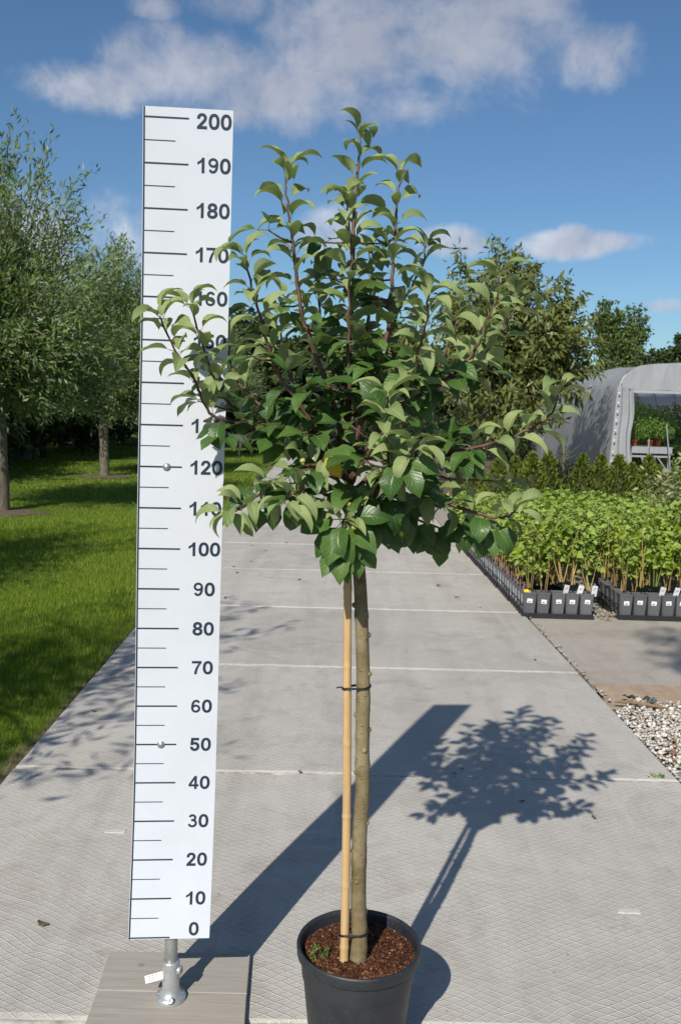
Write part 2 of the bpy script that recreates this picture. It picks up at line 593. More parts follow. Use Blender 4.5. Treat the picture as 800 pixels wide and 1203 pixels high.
# apple bark: olive grey with lenticels
m, nb, out = new_mat('apple_bark')
co = objco(nb)
mp = nb.n('ShaderNodeMapping')
mp.inputs['Scale'].default_value = (1, 1, 0.35)
nb.put(mp.inputs[0], co)
g1 = nb.noise(mp.outputs[0], 40, 6, 0.65)
mp2 = nb.n('ShaderNodeMapping')
mp2.inputs['Scale'].default_value = (1, 1, 2.6)
nb.put(mp2.inputs[0], co)
vr = nb.n('ShaderNodeTexVoronoi')
nb.put(vr.inputs['Vector'], mp2.outputs[0])
vr.inputs['Scale'].default_value = 42
band = nb.noise(co, 7, 4, 0.6)
col = nb.mix(nb.mr(g1, 0.3, 0.7), (0.20, 0.155, 0.075), (0.10, 0.078, 0.040))
col = nb.mix(nb.mr(band, 0.42, 0.62, 0, 0.8), col, (0.29, 0.24, 0.145))
col = nb.mix(nb.mr(vr.outputs[0], 0.06, 0.16, 0.75, 0.0), col, (0.36, 0.31, 0.21))
hh = nb.m('ADD', g1, nb.mr(vr.outputs[0], 0.05, 0.2, 0.8, 0))
dk = nb.mr(nb.noise(co, 17, 6, 0.75), 0.52, 0.66)
col = nb.mix(nb.m('MULTIPLY', dk, 0.6), col, (0.055, 0.042, 0.026))
principled(nb, out, col, 0.7, 0, 0.3, hh, 0.9, 0.004)

m, nb, out = new_mat('shoot_bark')
co = objco(nb)
g1 = nb.noise(co, 60, 4, 0.6)
col = nb.mix(nb.mr(g1, 0.3, 0.7), (0.070, 0.030, 0.022), (0.135, 0.075, 0.048))
principled(nb, out, col, 0.5, 0, 0.4, g1, 0.3, 0.001)

m, nb, out = new_mat('bamboo')
co = objco(nb)
mp = nb.n('ShaderNodeMapping')
mp.inputs['Scale'].default_value = (60, 60, 2)
nb.put(mp.inputs[0], co)
g1 = nb.noise(mp.outputs[0], 3, 5, 0.6)
g2 = nb.noise(co, 9, 4, 0.6)
col = nb.mix(nb.mr(g1, 0.3, 0.7), (0.58, 0.40, 0.20), (0.46, 0.30, 0.14))
col = nb.mix(nb.mr(g2, 0.5, 0.7, 0, 0.5), col, (0.36, 0.23, 0.11))
principled(nb, out, col, 0.45, 0, 0.4, g1, 0.2, 0.001)

m, nb, out = new_mat('potting_soil')
co = objco(nb)
g1 = nb.noise(co, 110, 4, 0.7)
vr = nb.n('ShaderNodeTexVoronoi')
nb.put(vr.inputs['Vector'], co)
vr.inputs['Scale'].default_value = 95
col = nb.ramp(vr.outputs['Color'], [(0.0, (0.035, 0.015, 0.008)), (0.45, (0.10, 0.042, 0.022)), (0.8, (0.19, 0.085, 0.04)), (1.0, (0.34, 0.18, 0.09))])
principled(nb, out, col, 0.9, 0, 0.2, nb.m('ADD', g1, nb.m('MULTIPLY', vr.outputs[0], 1.0)), 1.0, 0.008)

m, nb, out = new_mat('soil_crumb')
a = nb.n('ShaderNodeAttribute', attribute_name='tint')
col = nb.ramp(a.outputs['Fac'], [(0.0, (0.02, 0.008, 0.005)), (0.55, (0.07, 0.026, 0.014)), (0.9, (0.15, 0.06, 0.03)), (1.0, (0.36, 0.20, 0.10))])
principled(nb, out, col, 0.9, 0, 0.2)

m, nb, out = new_mat('pebble')
a = nb.n('ShaderNodeAttribute', attribute_name='tint')
col = nb.ramp(a.outputs['Fac'], [(0.0, (0.20, 0.13, 0.075)), (0.10, (0.36, 0.25, 0.16)), (0.2, (0.26, 0.25, 0.24)), (0.45, (0.48, 0.47, 0.43)), (0.75, (0.66, 0.64, 0.58)), (1.0, (0.74, 0.74, 0.72))])
gn = nb.noise(geo_pos(nb), 120, 3)
col = nb.mix(nb.mr(gn, 0.35, 0.7, 0, 0.35), col, (0.30, 0.27, 0.22))
principled(nb, out, col, 0.75, 0, 0.3)

m, nb, out = new_mat('lawn_turf')
pos = geo_pos(nb)
g1 = nb.noise(pos, 0.8, 5, 0.6, 0.4)
g2 = nb.noise(pos, 25, 6, 0.7)
g3 = nb.noise(pos, 5, 5, 0.65)
col = nb.mix(nb.mr(g2, 0.3, 0.7), (0.060, 0.11, 0.012), (0.13, 0.20, 0.022))
col = nb.mix(nb.mr(g1, 0.48, 0.7, 0, 0.5), col, (0.13, 0.17, 0.035))
col = nb.mix(nb.mr(g3, 0.58, 0.74, 0, 0.55), col, (0.12, 0.10, 0.05))
principled(nb, out, col, 0.85, 0, 0.2, nb.m('ADD', g2, g3), 1.0, 0.05)

m, nb, out = new_mat('ground_earth')
pos = geo_pos(nb)
g1 = nb.noise(pos, 0.35, 5, 0.6, 0.4)
g2 = nb.noise(pos, 18, 6, 0.7)
col = nb.mix(nb.mr(g2, 0.3, 0.7), (0.05, 0.075, 0.02), (0.10, 0.13, 0.035))
col = nb.mix(nb.mr(g1, 0.45, 0.6), col, (0.13, 0.10, 0.065))
principled(nb, out, col, 0.9, 0, 0.15, g2, 1.0, 0.05)

leaf_mat('grass_blade', (0.105, 0.175, 0.014), (0.34, 0.42, 0.045), (0.14, 0.22, 0.02), 0.55, 0.35)
leaf_mat('willow_leaf', (0.060, 0.105, 0.018), (0.170, 0.240, 0.060), (0.18, 0.24, 0.12), 0.5, 0.22)
leaf_mat('oak_leaf', (0.055, 0.085, 0.014), (0.185, 0.195, 0.045), (0.15, 0.18, 0.06), 0.4, 0.2)
leaf_mat('birch_leaf', (0.060, 0.105, 0.018), (0.150, 0.210, 0.040), (0.08, 0.12, 0.04), 0.5, 0.2)
leaf_mat('dark_leaf', (0.022, 0.042, 0.010), (0.070, 0.105, 0.024), (0.04, 0.06, 0.02), 0.55, 0.15)
leaf_mat('thuja_leaf', (0.075, 0.120, 0.014), (0.190, 0.235, 0.032), (0.14, 0.18, 0.03), 0.6, 0.15, obj_shift=0.35)
leaf_mat('spruce_leaf', (0.020, 0.045, 0.022), (0.050, 0.085, 0.045), (0.04, 0.07, 0.04), 0.5, 0.08)
leaf_mat('seedling_leaf', (0.060, 0.160, 0.018), (0.390, 0.470, 0.032), (0.28, 0.38, 0.08), 0.42, 0.30, obj_shift=0.9)
leaf_mat('variegated_leaf', (0.10, 0.15, 0.05), (0.46, 0.46, 0.24), (0.30, 0.33, 0.18), 0.5, 0.2)
leaf_mat('bench_leaf', (0.05, 0.14, 0.02), (0.20, 0.33, 0.05), (0.12, 0.2, 0.05), 0.45, 0.3)
leaf_mat('apple_leaf_mature', (0.030, 0.082, 0.016), (0.090, 0.165, 0.034), (0.20, 0.27, 0.13), 0.40, 0.12, obj_random=True, veins=True, spec=0.45)
leaf_mat('apple_leaf_young', (0.165, 0.230, 0.082), (0.280, 0.340, 0.145), (0.32, 0.39, 0.20), 0.58, 0.16, obj_random=True, veins=True, spec=0.3)
leaf_mat('apple_leaf_yellow', (0.60, 0.42, 0.03), (0.70, 0.50, 0.05), (0.55, 0.42, 0.08), 0.45, 0.25, obj_random=True, veins=True)

# polytunnel film: grey, slightly see-through woven plastic
m, nb, out = new_mat('tunnel_film')
pos = geo_pos(nb)
mp = nb.n('ShaderNodeMapping')
mp.inputs['Scale'].default_value = (1, 1, 0.25)
nb.put(mp.inputs[0], pos)
wr = nb.noise(mp.outputs[0], 6, 5, 0.6, 0.6)
col = nb.mix(nb.mr(wr, 0.35, 0.7), (0.42, 0.435, 0.46), (0.52, 0.535, 0.56))
p = principled(nb, None, col, 0.33, 0, 0.5, wr, 0.5, 0.05)
tr = nb.n('ShaderNodeBsdfTranslucent')
nb.put(tr.inputs[0], (0.62, 0.66, 0.70))
mx = nb.n('ShaderNodeMixShader')
mx.inputs[0].default_value = 0.42
nb.put(mx.inputs[1], p.outputs[0])
nb.put(mx.inputs[2], tr.outputs[0])
nb.put(out.inputs[0], mx.outputs[0])


# ================================================================== SETTING
def sheet(name, x0, x1, y0, y1, z, mat, nx=1, ny=1, kind='structure', fn=None):
    xs, ys = np.linspace(x0, x1, nx + 1), np.linspace(y0, y1, ny + 1)
    X, Y = np.meshgrid(xs, ys)
    Z = np.full_like(X, z) if fn is None else z + fn(X, Y)
    V = np.stack([X, Y, Z], -1).reshape(-1, 3)
    F = []
    for j in range(ny):
        for i in range(nx):
            a = j * (nx + 1) + i
            F.append((a, a + 1, a + nx + 2, a + nx + 1))
    me = np_mesh(name, V, np.array(F), mat, sm=fn is not None)
    return tag(add_obj(name, me), kind=kind)


sheet('ground', -1500, 1500, -1500, 1500, -0.19, 'ground_earth')
PYAW = -0.0168
PD = Vector((math.sin(PYAW), math.cos(PYAW), 0))       # along the path
PN = Vector((math.cos(PYAW), -math.sin(PYAW), 0))      # across it, to the right
XL, XR, J0, JL = -1.285, 1.564, 2.163, 1.597


def path_pt(a, s, z=0.0):
    return PN * a + PD * s + Vector((0, 0, z))


def slab_mesh(name, a0, a1, s0, s1, top, thick, mat, seed, jit=0.003):
    """cast slab with slightly chipped arrises: chamfer ring between top face and sides"""
    r = random.Random(seed)
    pts = []
    corners = [(a0, s0), (a1, s0), (a1, s1), (a0, s1)]
    for k in range(4):
        p, q = corners[k], corners[(k + 1) % 4]
        n = 16 if k % 2 == 0 else 10
        for i in range(n):
            t = i / n
            pts.append((p[0] + (q[0] - p[0]) * t, p[1] + (q[1] - p[1]) * t, k, i == 0))
    n = len(pts)
    ca, cs = (a0 + a1) / 2, (s0 + s1) / 2
    V = []
    for ring, (ins, z) in enumerate(((0.010, top), (0.0, top - 0.007), (0.0, top - thick))):
        for (a, s, k, c) in pts:
            j = r.uniform(0, jit) + (r.random() < 0.06) * r.uniform(0.003, 0.009) if ring < 2 else 0
            ins2 = ins + j
            aa = a + (ins2 if a < ca else -ins2) if (k % 2 == 1 or c) else a
            ss = s + (ins2 if s < cs else -ins2) if (k % 2 == 0 or c) else s
            V.append(path_pt(aa, ss, z))
    F = [tuple(range(n))]
    for ring in range(2):
        for i in range(n):
            j = (i + 1) % n
            F.append((ring * n + j, ring * n + i, (ring + 1) * n + i, (ring + 1) * n + j))
    return MB().add(V, F).mesh(name, mat)


path = tag(bpy.data.objects.new('path', None), kind='structure')
COL.objects.link(path)
for k in range(-2, 15):
    me = slab_mesh('slab', XL, XR - 0.012, J0 + k * JL + 0.009, J0 + (k + 1) * JL - 0.009, random.uniform(-0.0015, 0.0015), 0.14, 'slab_concrete', k + 40)
    add_obj('slab', me, path)
jb = MB()
for k in range(-1, 16):
    s = J0 + k * JL
    n = 40
    vs = []
    for i in range(n + 1):
        a = XL + 0.01 + (XR - XL - 0.03) * i / n
        vs += [path_pt(a, s - 0.012, -0.008), path_pt(a, s + random.uniform(-0.004, 0.004), -0.0035 + random.uniform(-.003, .002)), path_pt(a, s + 0.012, -0.008)]
    fs = []
    for i in range(n):
        fs += [(3 * i, 3 * i + 3, 3 * i + 4, 3 * i + 1), (3 * i + 1, 3 * i + 4, 3 * i + 5, 3 * i + 2)]
    jb.add(vs, fs)
tag(jb.build('joint_filling', 'joint_mortar', path, sm=True), kind='stuff')
# lifting sockets filled with paler mortar
for (x, y) in ((-0.782, 3.177), (0.944, 2.738)):
    mb = MB()
    ol = [(-.036, -.012), (.034, -.013), (.037, .009), (.024, .012), (-.032, .011)]
    mb.add([(x + a, y + c, 0.003) for a, c in ol] + [(x + a * 1.06, y + c * 1.15, -0.002) for a, c in ol],
           [(0, 1, 2, 3, 4)] + [((i + 1) % 5, i, i + 5, (i + 1) % 5 + 5) for i in range(5)])
    mb.build('lifting_socket', 'pale_scar', path)

# the yard to the right of the path: lower slabs under the plants
yard = tag(bpy.data.objects.new('yard', None), kind='structure')
COL.objects.link(yard)
for i, (a0, a1) in enumerate(((XR + 0.012, 4.42), (4.44, 7.28))):
    for j, (s0, s1) in enumerate(((5.13, 8.2), (8.22, 11.3), (11.32, 14.4))):
        add_obj('slab', slab_mesh('slab', a0, a1, s0, s1, -0.012, 0.12, 'yard_concrete', i * 7 + j, 0.004), yard)

sheet('lawn', -70, -1.30, -8, 70, -0.035, 'lawn_turf', 60, 60,
      fn=lambda X, Y: 0.02 * np.sin(X * 1.3) * np.cos(Y * 0.9) - 0.01)
sheet('soil', 1.62, 60, -8, 60, -0.075, 'soil', 60, 60, fn=lambda X, Y: 0.012 * np.sin(X * 3) * np.cos(Y * 2.7))
mb = MB()   # sand washed against the edge of the yard slabs
n = 30
vs = []
for i in range(n + 1):
    a = XR + 0.01 + 2.4 * i / n
    vs += [path_pt(a, 5.145 + random.uniform(0, .02), -0.004), path_pt(a, 5.05, -0.012), path_pt(a, 4.86 - random.uniform(0, .05), -0.045)]
fs = []
for i in range(n):
    fs += [(3 * i + 1, 3 * i + 4, 3 * i + 3, 3 * i), (3 * i + 2, 3 * i + 5, 3 * i + 4, 3 * i + 1)]
mb.add(vs, fs)
tag(mb.build('sand_strip', 'sand', sm=True), kind='structure')
# worn earth along the lawn edge
mb = MB()
vs = []
n = 120
for i in range(n + 1):
    s = -3 + 26 * i / n
    w = 0.05 + 0.07 * abs(math.sin(s * 2.1)) * random.uniform(0.5, 1)
    vs += [path_pt(XL - w - .06, s, -0.05), path_pt(XL - w * 0.5, s, -0.022), path_pt(XL + 0.001, s, -0.03)]
fs = []
for i in range(n):
    fs += [(3 * i + 1, 3 * i + 4, 3 * i + 3, 3 * i), (3 * i + 2, 3 * i + 5, 3 * i + 4, 3 * i + 1)]
mb.add(vs, fs)
tag(mb.build('earth_edge', 'soil', sm=True), kind='structure')


# grass: single blades, thinner with distance
def grass():
    V, F, T = [], [], []
    k = 0
    for (y0, y1, n, h, w) in ((2.6, 5.0, 42000, .030, .003), (5.0, 8.5, 75000, .028, .0042), (8.5, 14, 70000, .028, .007), (14, 31, 60000, .03, .013)):
        x = RNG.uniform(0, 1, n)
        y = RNG.uniform(y0, y1, n)
        left = -0.43 * y - 0.4
        right = XL - 0.02 + y * math.sin(PYAW)
        edge = (x < 0.03)
        X = left + (right - left) * x ** 0.9
        X[edge] = right[edge] - RNG.random(edge.sum()) * 0.05
        cl = np.sin(X * 3.1 + 1.7 * np.sin(y * 1.1)) * np.cos(y * 2.3 + np.sin(X * 2)) + RNG.normal(size=n) * 0.5
        bare = np.zeros(n, bool)
        for (bx, by, br) in ((-4.62, 12.5, .62), (-4.84, 18.7, .7), (-4.6, 6.5, .6)):
            bare |= ((X - bx) / (br * 1.3)) ** 2 + ((y - by + .1) / br) ** 2 < RNG.uniform(.05, 1.1, n)
        bare |= (np.abs(y - 5.55 - 0.25 * np.sin(X * 3)) < 0.18 * RNG.random(n)) & (X > -2.6) & (RNG.random(n) < .7)
        worn = np.sin(X * 2.3 + 2) * np.sin(y * 1.7 + X) > .72
        bare |= worn & (RNG.random(n) < .6)
        keep = (cl > -1.1) & ~bare
        X, Y, cl = X[keep], y[keep], cl[keep]
        n = len(X)
        H = h * (0.45 + 0.9 * RNG.random(n)) * (1 + 0.25 * np.clip(cl, -1, 1))
        near_edge = (right[keep] - X) < 0.12
        H = np.where(near_edge, H * 1.35, H)
        ang = RNG.uniform(0, 2 * PI, n)
        lean = RNG.uniform(0.1, 0.9, n)
        ax = RNG.uniform(0, 2 * PI, n)
        base = np.stack([X, Y, np.full(n, -0.05)], 1)
        side = np.stack([np.cos(ang), np.sin(ang), np.zeros(n)], 1) * (w * 0.5)
        ld = np.stack([np.cos(ax), np.sin(ax), np.zeros(n)], 1)
        tip = base + ld * (H * lean)[:, None]
        tip[:, 2] += H + 0.016
        V.append(np.stack([base - side, base + side, tip], 1).reshape(-1, 3))
        F.append(np.arange(n * 3).reshape(n, 3) + k)
        T.append(np.repeat(np.clip(RNG.random(n) * 0.7 + 0.15 * cl + 0.15, 0, 1), 3))
        k += n * 3
    me = np_mesh('grass', np.concatenate(V), np.concatenate(F), 'grass_blade', np.concatenate(T))
    return tag(add_obj('grass', me), 'short green lawn grass left of the concrete path', 'grass', kind='stuff')


grass()


# gravel bed: angular stones
def rocks(name, pos, size, mat, tint, flat=0.65):
    bm = bmesh.new()
    bmesh.ops.create_icosphere(bm, subdivisions=1, radius=1)
    bv = np.array([v.co[:] for v in bm.verts])
    bf = np.array([[v.index for v in f.verts] for f in bm.faces])
    bm.free()
    n = len(pos)
    jit = 1 + RNG.normal(size=(n, len(bv), 1)) * 0.16
    sc = np.stack([RNG.uniform(.7, 1.3, n), RNG.uniform(.7, 1.3, n), np.full(n, flat) * RNG.uniform(.7, 1.3, n)], 1)
    v = bv[None] * jit * sc[:, None] * size[:, None, None]
    a = RNG.uniform(0, 2 * PI, n)
    t = RNG.uniform(-.6, .6, n)
    x = v[..., 0] * np.cos(t)[:, None] - v[..., 2] * np.sin(t)[:, None]
    z = v[..., 0] * np.sin(t)[:, None] + v[..., 2] * np.cos(t)[:, None]
    x, y = x * np.cos(a)[:, None] - v[..., 1] * np.sin(a)[:, None], x * np.sin(a)[:, None] + v[..., 1] * np.cos(a)[:, None]
    V = np.stack([x, y, z], -1) + pos[:, None]
    F = bf[None] + (np.arange(n) * len(bv))[:, None, None]
    return np_mesh(name, V.reshape(-1, 3), F.reshape(-1, 3), mat, np.repeat(tint, len(bv)))


sheet('gravel_bed', XR - 0.085, 3.6, 2.2, 4.95, -0.055, 'pebble_base')
n = 15000
P_ = np.stack([RNG.uniform(XR + 0.004, 2.7, n), RNG.uniform(2.9, 4.93, n), RNG.uniform(-0.042, -0.006, n)], 1)
P_[:, 0] -= 0.0168 * (P_[:, 1] - 0)
keep = (P_[:, 0] - 1.47) > 0.9 * np.maximum(0, P_[:, 1] - 4.72)
P_ = P_[keep]
sz = RNG.uniform(0.004, 0.0135, len(P_)) * RNG.uniform(.7, 1.15, len(P_))
tag(add_obj('gravel', rocks('gravel', P_, sz, 'pebble', RNG.random(len(P_)))), 'white and grey broken gravel beside the path', 'gravel', kind='stuff')
# spill of small stones and dirt along the slab edge and between the two plant blocks
P_ = np.concatenate([np.stack([1.56 + RNG.normal(size=90) * 0.012 - 0.0168 * 0, RNG.uniform(4.9, 6.9, 90), RNG.uniform(-.012, -.002, 90)], 1),
                     np.stack([RNG.normal(2.05, .045, 130), RNG.normal(6.98, .07, 130), RNG.uniform(-.012, .03, 130)], 1)])
P_[:90, 0] -= 0.0168 * P_[:90, 1] - 0.02
tag(add_obj('spilled_gravel', rocks('spilled_gravel', P_, RNG.uniform(.003, .011, len(P_)), 'pebble', RNG.random(len(P_)) * 0.42)),
    'spilled sandy grit along the slab edge and between the pot blocks', 'grit', kind='stuff')


